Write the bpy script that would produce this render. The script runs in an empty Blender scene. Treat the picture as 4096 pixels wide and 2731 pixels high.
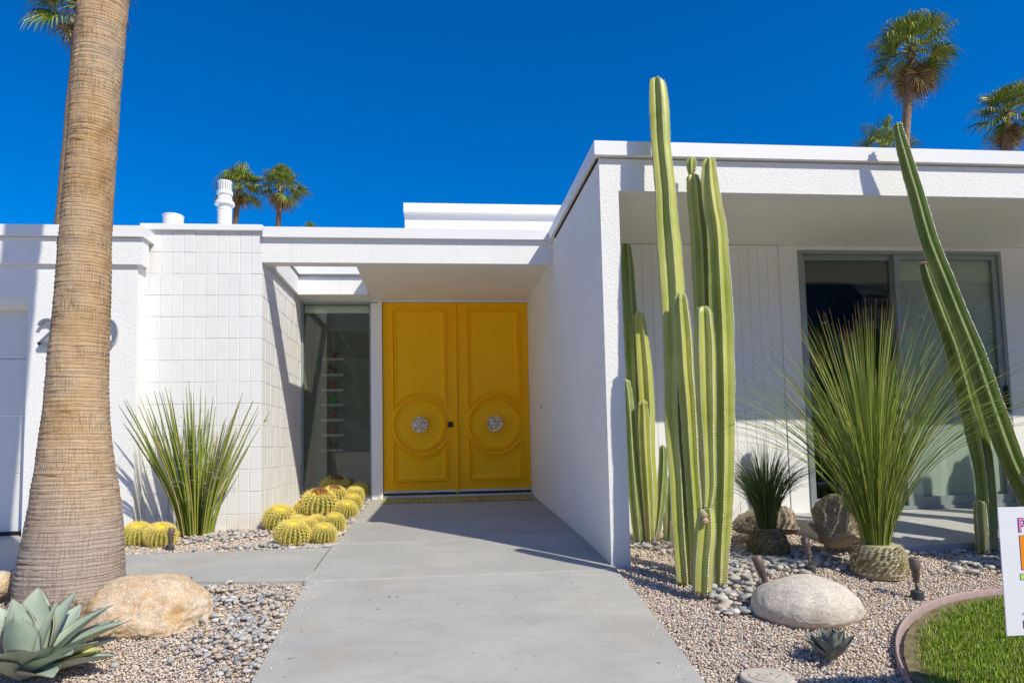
import bpy, math, random
import numpy as np
from mathutils import Vector, Matrix
PI = math.pi
sc = bpy.context.scene
COL = sc.collection
rng = np.random.default_rng(7)

# ------------------------------------------------------------------ camera model and surveying helpers
CP = dict(cx=-0.0438, D=8.5336, h=0.55866, yaw=0.0988208, pitch=0.0720454, roll=-0.0203624, f=2669.16, px=2017.5, py=1597.0)
def _basis():
    y, p, r = CP['yaw'], CP['pitch'], CP['roll']
    fw = np.array([math.sin(y)*math.cos(p), math.cos(y)*math.cos(p), math.sin(p)])
    rt = np.array([math.cos(y), -math.sin(y), 0]); up = np.cross(rt, fw)
    return rt*math.cos(r)+up*math.sin(r), up*math.cos(r)-rt*math.sin(r), fw
RT, UP, FW = _basis()
CC = np.array([CP['cx'], -CP['D'], CP['h']])
K = 4096/2352.0
def ray(x, y):
    return FW + RT*(x*K-CP['px'])/CP['f'] - UP*(y*K-CP['py'])/CP['f']
GY = [-2000, -13, -12, -8.5, -5.4, -4.85, -4, -3, 0, 400]
GZZ = [-1.25, -1.25, -1.2, -1.0, -.50, -.40, -.275, -.20, -.05, -.05]
def gz(y): return np.interp(y, GY, GZZ)
def G(x, y):
    d = ray(x, y); lo, hi = .5, 60
    for _ in range(50):
        m = (lo+hi)/2; q = CC+d*m
        if q[2] > gz(q[1]): lo = m
        else: hi = m
    return CC+d*lo
def AY(x, y, Y):
    d = ray(x, y); return CC + d*(Y-CC[1])/d[1]
def AX(x, y, X):
    d = ray(x, y); return CC + d*(X-CC[0])/d[0]
def dep(p): return float((np.array(p)-CC)@FW)
def mpx(p): return dep(p)/CP['f']*K      # metres per picture unit at p
def rpx(p):                              # the same for the half-width of a round body: its outline widens off axis
    d = np.array(p)-CC; h = math.hypot(d@RT, d@FW); return mpx(p)*abs(d@FW)/h

# ------------------------------------------------------------------ mesh helpers
class MB:
    def __init__(s): s.v = []; s.f = []
    def add(s, V, F):
        n = len(s.v); s.v.extend([tuple(map(float, q)) for q in V]); s.f.extend([tuple(i+n for i in q) for q in F]); return s
    def box(s, x0, x1, y0, y1, z0, z1):
        V = [(x0,y0,z0),(x1,y0,z0),(x1,y1,z0),(x0,y1,z0),(x0,y0,z1),(x1,y0,z1),(x1,y1,z1),(x0,y1,z1)]
        return s.add(V, [(0,3,2,1),(4,5,6,7),(0,1,5,4),(1,2,6,5),(2,3,7,6),(3,0,4,7)])
    def bbox(s, x0, x1, y0, y1, z0, z1, b=.006):
        # box with chamfered edges
        V = []; F = []
        xs = (x0, x1); ys = (y0, y1); zs = (z0, z1)
        idx = {}
        for i in (0, 1):
            for j in (0, 1):
                for k in (0, 1):
                    sx, sy, sz = (1-2*i)*b, (1-2*j)*b, (1-2*k)*b
                    for a in range(3):
                        p = [xs[i]+sx, ys[j]+sy, zs[k]+sz]
                        p[a] = (xs[i], ys[j], zs[k])[a]
                        idx[i, j, k, a] = len(V); V.append(p)
        q = lambda *l: F.append(tuple(idx[m] for m in l))
        for i in (0, 1): q((i,0,0,0),(i,1,0,0),(i,1,1,0),(i,0,1,0)) if i else q((i,0,0,0),(i,0,1,0),(i,1,1,0),(i,1,0,0))
        for j in (0, 1): q((0,j,0,1),(0,j,1,1),(1,j,1,1),(1,j,0,1)) if j else q((0,j,0,1),(1,j,0,1),(1,j,1,1),(0,j,1,1))
        for k in (0, 1): q((0,0,k,2),(1,0,k,2),(1,1,k,2),(0,1,k,2)) if k else q((0,0,k,2),(0,1,k,2),(1,1,k,2),(1,0,k,2))
        for i in (0, 1):
            for j in (0, 1): q((i,j,0,0),(i,j,1,0),(i,j,1,1),(i,j,0,1))
        for i in (0, 1):
            for k in (0, 1): q((i,0,k,0),(i,1,k,0),(i,1,k,2),(i,0,k,2))
        for j in (0, 1):
            for k in (0, 1): q((0,j,k,1),(1,j,k,1),(1,j,k,2),(0,j,k,2))
        for i in (0, 1):
            for j in (0, 1):
                for k in (0, 1): q((i,j,k,0),(i,j,k,1),(i,j,k,2))
        return s.add(V, F)
    def lathe(s, prof, c=(0,0,0), n=32, axis='z', cap=True):
        V = []; F = []
        for r, h in prof:
            for i in range(n):
                a = 2*PI*i/n; x, y = r*math.cos(a), r*math.sin(a)
                if axis == 'z': p = (c[0]+x, c[1]+y, c[2]+h)
                elif axis == 'y': p = (c[0]+x, c[1]+h, c[2]+y)
                V.append(p)
        m = len(prof)
        for j in range(m-1):
            for i in range(n):
                a, b = j*n+i, j*n+(i+1) % n
                F.append((a, b, b+n, a+n) if axis == 'z' else (a, a+n, b+n, b))
        if cap:
            F.append(tuple(range(n-1, -1, -1)) if axis == 'z' else tuple(range(n)))
            F.append(tuple((m-1)*n+i for i in (range(n) if axis == 'z' else range(n-1, -1, -1))))
        return s.add(V, F)
    def tube(s, pts, rad, n=8, cap=True):
        pts = [Vector(p) for p in pts]; V = []; F = []
        up = Vector((.13, .9, .31)).normalized()
        for j, p in enumerate(pts):
            t = (pts[min(j+1, len(pts)-1)]-pts[max(j-1, 0)]).normalized()
            a = t.cross(up).normalized(); b = t.cross(a)
            r = rad[j] if hasattr(rad, '__len__') else rad
            for i in range(n):
                w = 2*PI*i/n; V.append(p+a*(r*math.cos(w))+b*(r*math.sin(w)))
        for j in range(len(pts)-1):
            for i in range(n):
                q, w = j*n+i, j*n+(i+1) % n
                F.append((q, w, w+n, q+n))
        if cap: F.append(tuple(range(n-1, -1, -1))); F.append(tuple((len(pts)-1)*n+i for i in range(n)))
        return s.add(V, F)
    def extr(s, poly, y0, y1):      # polygon in XZ extruded along Y (y0 front)
        n = len(poly); V = [(x, y0, z) for x, z in poly]+[(x, y1, z) for x, z in poly]
        F = [tuple(range(n)), tuple(range(2*n-1, n-1, -1))]
        for i in range(n): j = (i+1) % n; F.append((i, i+n, j+n, j))
        return s.add(V, F)

def npmesh(name, V, F):
    """V (n,3) F (m,k) numpy"""
    me = bpy.data.meshes.new(name)
    V = np.asarray(V, dtype=np.float32); F = np.asarray(F, dtype=np.int32); m, k = F.shape
    me.vertices.add(len(V)); me.vertices.foreach_set('co', V.ravel())
    me.loops.add(m*k); me.loops.foreach_set('vertex_index', F.ravel())
    me.polygons.add(m); me.polygons.foreach_set('loop_start', np.arange(0, m*k, k, dtype=np.int32))
    me.polygons.foreach_set('loop_total', np.full(m, k, dtype=np.int32))
    me.update(calc_edges=True); me.validate(); return me

def link(name, me, mat, parent=None, smooth=False, loc=None):
    if mat: me.materials.append(mat)
    if smooth: me.polygons.foreach_set('use_smooth', [True]*len(me.polygons))
    o = bpy.data.objects.new(name, me); COL.objects.link(o)
    if parent: o.parent = parent
    if loc is not None: o.location = loc
    return o

def part(name, mb, mat, parent=None, smooth=False, label=None, fix=True):
    """mb in world coordinates; parents sit unrotated, so subtract their world place"""
    off = Vector((0, 0, 0)); p = parent
    while p: off += Vector(p.location); p = p.parent
    me = bpy.data.meshes.new(name)
    me.from_pydata([(x-off.x, y-off.y, z-off.z) for x, y, z in mb.v], [], mb.f)
    if fix:
        import bmesh
        bm = bmesh.new(); bm.from_mesh(me); bmesh.ops.recalc_face_normals(bm, faces=bm.faces); bm.to_mesh(me); bm.free()
    me.update()
    o = link(name, me, mat, parent, smooth)
    if label: o['label'] = label
    return o

def top(name, label, cat, loc=(0,0,0), group=None, rz=0):
    o = bpy.data.objects.new(name, None); COL.objects.link(o); o.empty_display_size = .1
    o.location = tuple(map(float, loc)); o.rotation_euler.z = rz
    o['label'] = label; o['category'] = cat
    if group: o['group'] = group
    return o
def tag(o, label=None, cat=None, group=None, kind=None):
    if label: o['label'] = label
    if cat: o['category'] = cat
    if group: o['group'] = group
    if kind: o['kind'] = kind
    return o
def copy_tree(root, loc, rz, scale, label, group=None):
    c = root.copy(); COL.objects.link(c); c.location = loc; c.rotation_euler = rz if hasattr(rz, '__len__') else (0, 0, rz); c.scale = scale; c['label'] = label
    if group: c['group'] = group
    for ch in root.children:
        d = ch.copy(); COL.objects.link(d); d.parent = c
        for g in ch.children:
            e = g.copy(); COL.objects.link(e); e.parent = d
    return c

# ------------------------------------------------------------------ materials
class NT:
    def __init__(s, name):
        s.m = bpy.data.materials.new(name); s.m.use_nodes = True; s.t = s.m.node_tree
        s.b = s.t.nodes['Principled BSDF']; s.out = s.t.nodes['Material Output']
        s.tc = s.t.nodes.new('ShaderNodeTexCoord')
    def n(s, typ, **kw):
        o = s.t.nodes.new(typ)
        for k, v in kw.items():
            if k.startswith('_'): setattr(o, k[1:], v)
            else: o.inputs[k.replace('0', ' ')].default_value = v
        return o
    def l(s, a, b): s.t.links.new(a, b)
    def map(s, scale=(1,1,1), src='Object'):
        m = s.n('ShaderNodeMapping'); m.inputs['Scale'].default_value = scale; s.l(s.tc.outputs[src], m.inputs[0]); return m.outputs[0]
    def noise(s, vec, scale, detail=4, rough=.55, dist=0):
        o = s.n('ShaderNodeTexNoise'); o.inputs['Scale'].default_value = scale; o.inputs['Detail'].default_value = detail
        o.inputs['Roughness'].default_value = rough; o.inputs['Distortion'].default_value = dist; s.l(vec, o.inputs['Vector']); return o.outputs['Fac']
    def ramp(s, fac, stops, interp='LINEAR'):
        r = s.t.nodes.new('ShaderNodeValToRGB'); r.color_ramp.interpolation = interp
        e = r.color_ramp.elements
        while len(e) < len(stops): e.new(.5)
        for q, (p, c) in zip(e, stops): q.position = p; q.color = (*c, 1) if len(c) == 3 else c
        s.l(fac, r.inputs[0]); return r.outputs[0]
    def mix(s, a, b, fac, typ='MIX'):
        m = s.t.nodes.new('ShaderNodeMix'); m.data_type = 'RGBA'; m.blend_type = typ
        for inp, v in ((m.inputs[6], a), (m.inputs[7], b), (m.inputs[0], fac)):
            if hasattr(v, 'links') or isinstance(v, bpy.types.NodeSocket): s.l(v, inp)
            elif isinstance(v, (int, float)): inp.default_value = v
            else: inp.default_value = (*v, 1)
        return m.outputs[2]
    def math(s, op, a, b=0.0, clamp=False):
        m = s.t.nodes.new('ShaderNodeMath'); m.operation = op; m.use_clamp = clamp
        for i, v in enumerate((a, b)):
            if isinstance(v, bpy.types.NodeSocket): s.l(v, m.inputs[i])
            else: m.inputs[i].default_value = v
        return m.outputs[0]
    def col(s, c):
        if isinstance(c, bpy.types.NodeSocket): s.l(c, s.b.inputs['Base Color'])
        else: s.b.inputs['Base Color'].default_value = (*c, 1)
    def bump(s, h, strength=.3, dist=.01, prev=None):
        b = s.t.nodes.new('ShaderNodeBump'); b.inputs['Strength'].default_value = strength; b.inputs['Distance'].default_value = dist
        s.l(h, b.inputs['Height'])
        if prev: s.l(prev, b.inputs['Normal'])
        s.l(b.outputs[0], s.b.inputs['Normal']); return b.outputs[0]
    def rough(s, v):
        if isinstance(v, bpy.types.NodeSocket): s.l(v, s.b.inputs['Roughness'])
        else: s.b.inputs['Roughness'].default_value = v
    def spec(s, v): s.b.inputs['Specular IOR Level'].default_value = v
    def metal(s, v): s.b.inputs['Metallic'].default_value = v

def simple(name, c, rough=.6, metal=0, var=.08, scale=8, bump=0, bscale=60, bdist=.004, spec=.4):
    t = NT(name); v = t.map()
    n = t.noise(v, scale, 5)
    c = np.array(c); t.col(t.ramp(n, [(.3, tuple(c*(1-var))), (.7, tuple(np.minimum(c*(1+var), 1)))]))
    t.rough(rough); t.metal(metal); t.spec(spec)
    if bump: t.bump(t.noise(v, bscale, 4), bump, bdist)
    return t.m

def stucco(name, c=(.86,.86,.85), strength=.38):
    t = NT(name); v = t.map()
    n = t.noise(v, 1.3, 5, .6); f = t.noise(v, 14, 4, .6)
    a = t.ramp(n, [(.3, tuple(np.array(c)*.955)), (.65, c)])
    stk = t.noise(t.map((9, 9, .6)), 1, 4, .7)
    a = t.mix(a, tuple(np.array(c)*np.array([.86,.85,.82])), t.ramp(stk, [(.55, (0,0,0)), (.75, (.5,.5,.5))]))
    sz = t.n('ShaderNodeSeparateXYZ'); t.l(t.tc.outputs['Object'], sz.inputs[0])
    lo = t.math('SUBTRACT', 1, t.math('DIVIDE', t.math('ADD', sz.outputs[2], .30), .22), clamp=True)
    a = t.mix(a, (.55,.48,.38), t.math('MULTIPLY', t.math('MULTIPLY', lo, t.noise(v, 9, 5, .7)), .8))
    t.col(t.mix(a, tuple(np.array(c)*.95), t.math('MULTIPLY', f, .35)))
    t.rough(.75); t.spec(.25)
    h = t.noise(v, 62, 3, .55, .6); g = t.noise(v, 160, 2)
    b1 = t.bump(t.ramp(h, [(.35, (0,0,0)), (.62, (1,1,1))]), strength, .004)
    t.bump(g, .25, .0015, b1)
    return t.m
M = {}
M['stucco'] = stucco('white_stucco')
M['smooth'] = simple('smooth_white_paint', (.86,.86,.85), .5, var=.02, scale=2, bump=.06, bscale=25, bdist=.003)
M['trimw'] = simple('white_metal_fascia', (.84,.84,.84), .38, var=.025, scale=1.2, bump=.05, bscale=3, bdist=.006)
M['bouncew'] = simple('bounce_tinted_white_paint', (.88,.86,.78), .6, var=.02, scale=2)  # white tinted with the warm bounce light of the ceilings; trims share it
# painted block with dirt near the soil
t = NT('painted_block'); v = t.map(); n = t.noise(v, 5, 5)
sep = t.n('ShaderNodeSeparateXYZ'); t.l(t.tc.outputs['Object'], sep.inputs[0])
low = t.math('SUBTRACT', 1, t.math('DIVIDE', t.math('ADD', sep.outputs[2], .16), .16), clamp=True)
low = t.math('MULTIPLY', low, t.ramp(t.noise(v, 3, 3), [(.4, (0,0,0)), (.62, (1,1,1))]))
t.col(t.mix(t.ramp(n, [(.3, (.76,.76,.757)), (.7, (.81,.81,.80))]), (.62,.50,.30), t.math('MULTIPLY', low, .75)))
t.rough(.6); t.spec(.3); b = t.bump(t.noise(v, 45, 5, .65), .4, .004)
M['block'] = t.m
M['mortar'] = simple('painted_mortar', (.76,.76,.755), .8, bump=.4, bscale=80)
# door paint
t = NT('yellow_paint'); v = t.map(); t.col(t.ramp(t.noise(v, 3, 3), [(.3, (.98,.50,.001)), (.7, (1.0,.535,.002))]))
t.rough(.5); t.spec(.2); t.bump(t.noise(v, 220, 2), .12, .0008); M['yellow'] = t.m
t = NT('antique_nickel'); v = t.map(); n = t.noise(v, 25, 3); t.col(t.ramp(n, [(.35, (.60,.54,.42)), (.6, (.90,.86,.76))])); t.metal(1); t.rough(.2); M['nickel'] = t.m
M['alu'] = simple('aluminium', (.62,.63,.64), .35, metal=.9, var=.05)
M['greyalu'] = simple('grey_window_frame', (.30,.345,.35), .4, metal=.3, var=.04)
M['black'] = simple('black_plastic', (.02,.02,.022), .45, var=.2)
M['darkgap'] = simple('dark_gap', (.03,.025,.02), .9, var=.3)
M['bronze'] = simple('bronze_fixture', (.16,.12,.11), .5, metal=.2, var=.15, scale=30)
M['darkpl'] = simple('dark_grey_plastic', (.055,.06,.07), .6, var=.3, scale=30)
M['number'] = simple('brushed_steel_numeral', (.50,.52,.55), .38, metal=.85)
M['garage'] = simple('garage_door_paint', (.74,.75,.74), .5, var=.02, bump=.05)
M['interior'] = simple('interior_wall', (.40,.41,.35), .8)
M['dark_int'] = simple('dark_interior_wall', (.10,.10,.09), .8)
M['floor_int'] = simple('interior_floor', (.22,.21,.19), .5)
t = NT('roller_blind'); v = t.map((1,1,1)); t.col((.60,.63,.56)); t.rough(.85); t.bump(t.noise(v, 400, 2), .1, .001); M['blind'] = t.m
M['shade'] = simple('brown_solar_shade', (.095,.08,.065), .9)
M['shelf'] = simple('white_shelf', (.90,.90,.88), .5)

def glass(name, tint, refl=1.0):
    t = NT(name); nt = t.t
    nt.nodes.remove(t.b)
    tr = nt.nodes.new('ShaderNodeBsdfTransparent'); tr.inputs[0].default_value = (*tint, 1)
    gl = nt.nodes.new('ShaderNodeBsdfGlossy'); gl.inputs['Roughness'].default_value = .0; gl.inputs[0].default_value = (.95, .97, .96, 1)
    fr = nt.nodes.new('ShaderNodeLayerWeight'); fr.inputs[0].default_value = .5
    mu = t.math('MULTIPLY', t.math('ADD', .042, t.math('MULTIPLY', .95, t.math('POWER', fr.outputs['Facing'], 5.0))), refl, clamp=True)
    mx = nt.nodes.new('ShaderNodeMixShader'); t.l(mu, mx.inputs[0]); t.l(tr.outputs[0], mx.inputs[1]); t.l(gl.outputs[0], mx.inputs[2])
    t.l(mx.outputs[0], t.out.inputs[0]); return t.m
M['glass'] = glass('window_glass', (.88,.92,.90), 1.5)
M['tglass'] = glass('tinted_side_glass', (.84,.88,.82), 1.35)

# concrete
def concrete(name, c=(.41,.40,.37)):
    t = NT(name); v = t.map(); c = np.array(c)
    big = t.noise(v, .9, 6, .62, .4); mid = t.noise(t.map((1.2, 2.4, 1)), 1.9, 7, .7, .6); fine = t.noise(v, 90, 3, .6)
    a = t.ramp(big, [(.3, tuple(c*.84)), (.5, tuple(c)), (.7, tuple(c*1.1*np.array([1.02,1,.96])))])
    a = t.mix(a, tuple(c*np.array([.80,.83,.86])), t.ramp(mid, [(.45, (0,0,0)), (.62, (.55,.55,.55))]))
    w = t.noise(t.map((1, 4, 1)), 6, 7, .8, 1.0)
    a = t.mix(a, tuple(np.minimum(c*1.25, 1)), t.ramp(w, [(.62, (0,0,0)), (.74, (.4,.4,.4))]))
    vc = t.n('ShaderNodeTexVoronoi'); vc.feature = 'DISTANCE_TO_EDGE'; vc.inputs['Scale'].default_value = .55
    wp = t.n('ShaderNodeTexNoise'); wp.inputs['Scale'].default_value = 3; wp.inputs['Detail'].default_value = 6; t.l(v, wp.inputs['Vector'])
    va = t.n('ShaderNodeVectorMath'); va.operation = 'MULTIPLY_ADD'; va.inputs[1].default_value = (.22,.22,.22); t.l(wp.outputs['Color'], va.inputs[0]); t.l(v, va.inputs[2]); t.l(va.outputs[0], vc.inputs['Vector'])
    ck = t.math('MULTIPLY', t.ramp(vc.outputs['Distance'], [(.0, (1,1,1)), (.004, (0,0,0))]), t.ramp(big, [(.5, (0,0,0)), (.6, (1,1,1))]))
    a = t.mix(a, tuple(c*.5), t.math('MULTIPLY', ck, .6))
    st = t.noise(v, 1.7, 5, .6, .3)
    a = t.mix(a, tuple(c*np.array([.84,.76,.66])), t.math('MULTIPLY', t.ramp(st, [(.55, (0,0,0)), (.72, (1,1,1))]), .5))
    spk = t.noise(v, 26, 2, .4)
    a = t.mix(a, tuple(c*.35), t.ramp(spk, [(.735, (0,0,0)), (.75, (.8,.8,.8))]))
    a = t.mix(a, tuple(c*.72), t.math('MULTIPLY', t.ramp(fine, [(.55, (0,0,0)), (.75, (1,1,1))]), .22))
    t.col(a); t.rough(.82); t.spec(.25)
    b = t.bump(fine, .25, .0015); t.bump(big, .2, .01, b)
    return t.m
M['concrete'] = concrete('walk_concrete')
M['patio'] = concrete('patio_concrete', (.42,.42,.41))
M['asphalt'] = simple('bounce_pale_road', (.33,.31,.28), .9, var=.2, scale=30, bump=.4)  # unseen road, its colour lightened to bounce fill onto the house
M['joint'] = simple('pale_joint_residue', (.50,.49,.46), .9, var=.2, scale=40)

# gravel ground sheet
t = NT('gravel_bed'); v = t.map()
vo = t.n('ShaderNodeTexVoronoi'); vo.inputs['Scale'].default_value = 85; t.l(v, vo.inputs['Vector'])
sp = t.n('ShaderNodeSeparateColor'); t.l(vo.outputs['Color'], sp.inputs[0])
t.col(t.ramp(sp.outputs[0], [(0, (.12,.09,.07)), (.35, (.45,.34,.26)), (.6, (.60,.49,.38)), (.85, (.40,.38,.37)), (1, (.75,.66,.57))]))
t.rough(.9); t.bump(vo.outputs['Distance'], .9, -.012); M['gravelbed'] = t.m
def islands(name, stops, rough=.75, bump=.2, bs=150, spot=.25, spec=.3):
    t = NT(name); v = t.map(); g = t.n('ShaderNodeNewGeometry')
    c = t.ramp(g.outputs['Random Per Island'], stops)
    n = t.noise(v, bs, 4, .7)
    t.col(t.mix(c, t.ramp(n, [(.4, (.35,.33,.3)), (.6, (.9,.88,.84))]), spot, 'MULTIPLY'))
    t.rough(rough); t.spec(spec)
    if bump: t.bump(n, bump, .002)
    return t.m
M['gravel'] = islands('gravel_stones', [(0, (.58,.38,.26)), (.16, (.80,.64,.49)), (.32, (.52,.46,.41)), (.48, (.90,.77,.63)), (.64, (.72,.58,.46)), (.8, (.60,.58,.57)), (.92, (.93,.87,.78)), (1, (.34,.29,.26))], spot=.12)
M['pebble'] = islands('river_pebbles', [(0, (.24,.26,.29)), (.2, (.50,.48,.45)), (.38, (.30,.31,.34)), (.52, (.64,.59,.52)), (.66, (.43,.38,.33)), (.78, (.60,.46,.31)), (.9, (.35,.37,.41)), (1, (.74,.71,.66))], .6, .15, 60, .18)
def rock(name, a, b, c, rust=None, bs=.5, glow=1):
    t = NT(name); v = t.map()
    n1 = t.noise(v, 5, 6, .65, .5); n2 = t.noise(v, 110, 3, .8); n3 = t.noise(v, 34, 5, .75)
    k = t.ramp(n1, [(.32, a), (.5, b), (.68, c)])
    k = t.mix(k, (.92,.88,.80), t.ramp(n2, [(.5, (0,0,0)), (.62, (.6,.6,.6))]))
    k = t.mix(k, tuple(np.array(a)*.35), t.ramp(n3, [(.6, (0,0,0)), (.7, (.55,.55,.55))]))
    if rust: k = t.mix(k, rust, t.ramp(t.noise(v, 7, 5, .7, 1), [(.5, (0,0,0)), (.66, (.7,.7,.7))]))
    t.col(k); t.rough(.85); t.spec(.25)
    b1 = t.bump(n3, bs, .006); t.bump(n2, .35, .002, b1)
    return t.m
M['tanrock'] = rock('tan_granite', (.46,.30,.15), (.56,.41,.25), (.62,.52,.40), (.52,.29,.10), .9)
M['greyrock'] = rock('grey_granite', (.42,.37,.30), (.52,.46,.385), (.60,.54,.46))
M['brownrock'] = rock('brown_fieldstone', (.20,.14,.09), (.36,.27,.18), (.30,.24,.18), (.32,.16,.08), 1.0)
M['darkrock'] = rock('olive_fieldstone', (.16,.13,.08), (.27,.22,.15), (.40,.32,.24), (.33,.2,.1), 1.0)

# cactus skin
def cactus(name, a, b, c=(.30,.27,.13)):
    t = NT(name); v = t.map(); n = t.noise(t.map((1,1,.35)), 7, 4); m = t.noise(t.map((1,1,.6)), 26, 5, .7, .5)
    k = t.ramp(n, [(.3, a), (.7, b)])
    k = t.mix(k, c, t.ramp(m, [(.60, (0,0,0)), (.76, (.7,.7,.7))]))
    sz = t.n('ShaderNodeSeparateXYZ'); t.l(t.tc.outputs['Object'], sz.inputs[0])
    lo = t.math('SUBTRACT', 1, t.math('DIVIDE', sz.outputs[2], .55), clamp=True)
    k = t.mix(k, (.36,.29,.17), t.math('MULTIPLY', t.math('POWER', lo, 1.5), t.ramp(t.noise(t.map((1,1,.4)), 16, 5, .75), [(.42, (0,0,0)), (.6, (.9,.9,.9))])))
    k = t.mix(k, (.55,.50,.30), t.ramp(t.noise(v, 60, 2, .5), [(.70, (0,0,0)), (.74, (.8,.8,.8))]))
    t.col(k); t.rough(.42); t.spec(.4)
    t.b.inputs['Subsurface Weight'].default_value = .0
    t.bump(m, .12, .004); return t.m
M['cactus'] = cactus('cactus_skin', (.32,.365,.05), (.53,.54,.14), (.46,.38,.17))
M['cactusb'] = cactus('shade_toned_cactus_skin', (.17,.25,.05), (.27,.34,.10))  # shade on the back columns is put into this darker green
M['cactusg'] = cactus('green_cactus_skin', (.13,.21,.035), (.25,.32,.08), (.32,.30,.13))
M['spine'] = simple('white_areoles', (.72,.72,.62), .8, var=.1)
M['cork'] = simple('cactus_scar', (.45,.34,.22), .9, var=.4, scale=50, bump=.6, bscale=90)
M['barrel'] = cactus('barrel_skin', (.055,.10,.012), (.11,.16,.03), (.25,.17,.05))
M['gold'] = islands('golden_spines', [(0, (.90,.72,.12)), (.5, (.97,.86,.28)), (1, (.86,.60,.12))], .45, 0, 50, 0)
M['wool'] = simple('yellow_wool', (.85,.66,.03), .8, var=.15, scale=60, bump=.8, bscale=120)
M['dry'] = islands('dried_flowers', [(0, (.20,.07,.02)), (.6, (.36,.15,.05)), (1, (.50,.28,.12))], .9, .3, 90, .3)
M['woolpale'] = simple('pale_wool', (.80,.66,.36), .85, var=.15, scale=40, bump=.8, bscale=90)
def blades(name, stops, tip=None, h=1.0, spot=0.0, rough=.5):
    t = NT(name); g = t.n('ShaderNodeNewGeometry'); c = t.ramp(g.outputs['Random Per Island'], stops)
    if tip:
        at = t.n('ShaderNodeAttribute'); at.attribute_name = 'tip'
        c = t.mix(c, tip, t.ramp(at.outputs['Fac'], [(h, (0,0,0)), (min(h+.06, 1), (1,1,1))]))
    t.col(c); t.rough(rough); t.spec(.35); return t.m
M['bigblade'] = blades('grass_tree_needles', [(0, (.07,.13,.015)), (.3, (.15,.24,.03)), (.65, (.30,.38,.05)), (.9, (.46,.50,.12)), (1, (.60,.58,.25))], (.36,.17,.07), .93)
M['smallblade'] = blades('shade_toned_needles', [(0, (.03,.07,.015)), (.5, (.06,.12,.03)), (1, (.14,.2,.06))], (.40,.33,.2), .95)  # needle colour darkened to stand in for the big tree's shade
M['hesp'] = blades('hesperaloe_leaves', [(0, (.17,.24,.03)), (.5, (.27,.32,.05)), (.88, (.36,.36,.08)), (1, (.46,.33,.15))], (.38,.3,.18), .93)
M['fibre'] = simple('curly_fibres', (.75,.74,.66), .8)
M['lawn'] = blades('lawn_blades', [(0, (.13,.25,.010)), (.5, (.21,.36,.014)), (.85, (.34,.44,.03)), (1, (.6,.58,.18))])
M['lawnbase'] = simple('lawn_soil', (.17,.14,.07), .95, var=.4, scale=20, bump=.6)
M['edging'] = simple('pink_edging', (.38,.275,.255), .8, var=.12, scale=25, bump=.2)
M['agave'] = simple('agave_skin', (.38,.45,.35), .45, var=.14, scale=5, bump=.08, bscale=30)
M['agavey'] = simple('yellowed_agave_skin', (.55,.50,.20), .5, var=.25, scale=9)
M['agaves'] = simple('small_agave_skin', (.17,.20,.17), .5, var=.35, scale=26)
M['thorn'] = simple('agave_thorns', (.22,.10,.09), .5)
M['frond'] = blades('palm_fronds', [(0, (.07,.13,.015)), (.4, (.14,.21,.025)), (.75, (.25,.31,.045)), (1, (.48,.46,.10))], None, rough=.38)
M['deadfrond'] = blades('dead_fronds', [(0, (.16,.08,.03)), (.5, (.32,.19,.07)), (.8, (.42,.33,.1)), (1, (.5,.42,.25))])
M['petiole'] = simple('palm_petioles', (.22,.24,.08), .5)
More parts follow.
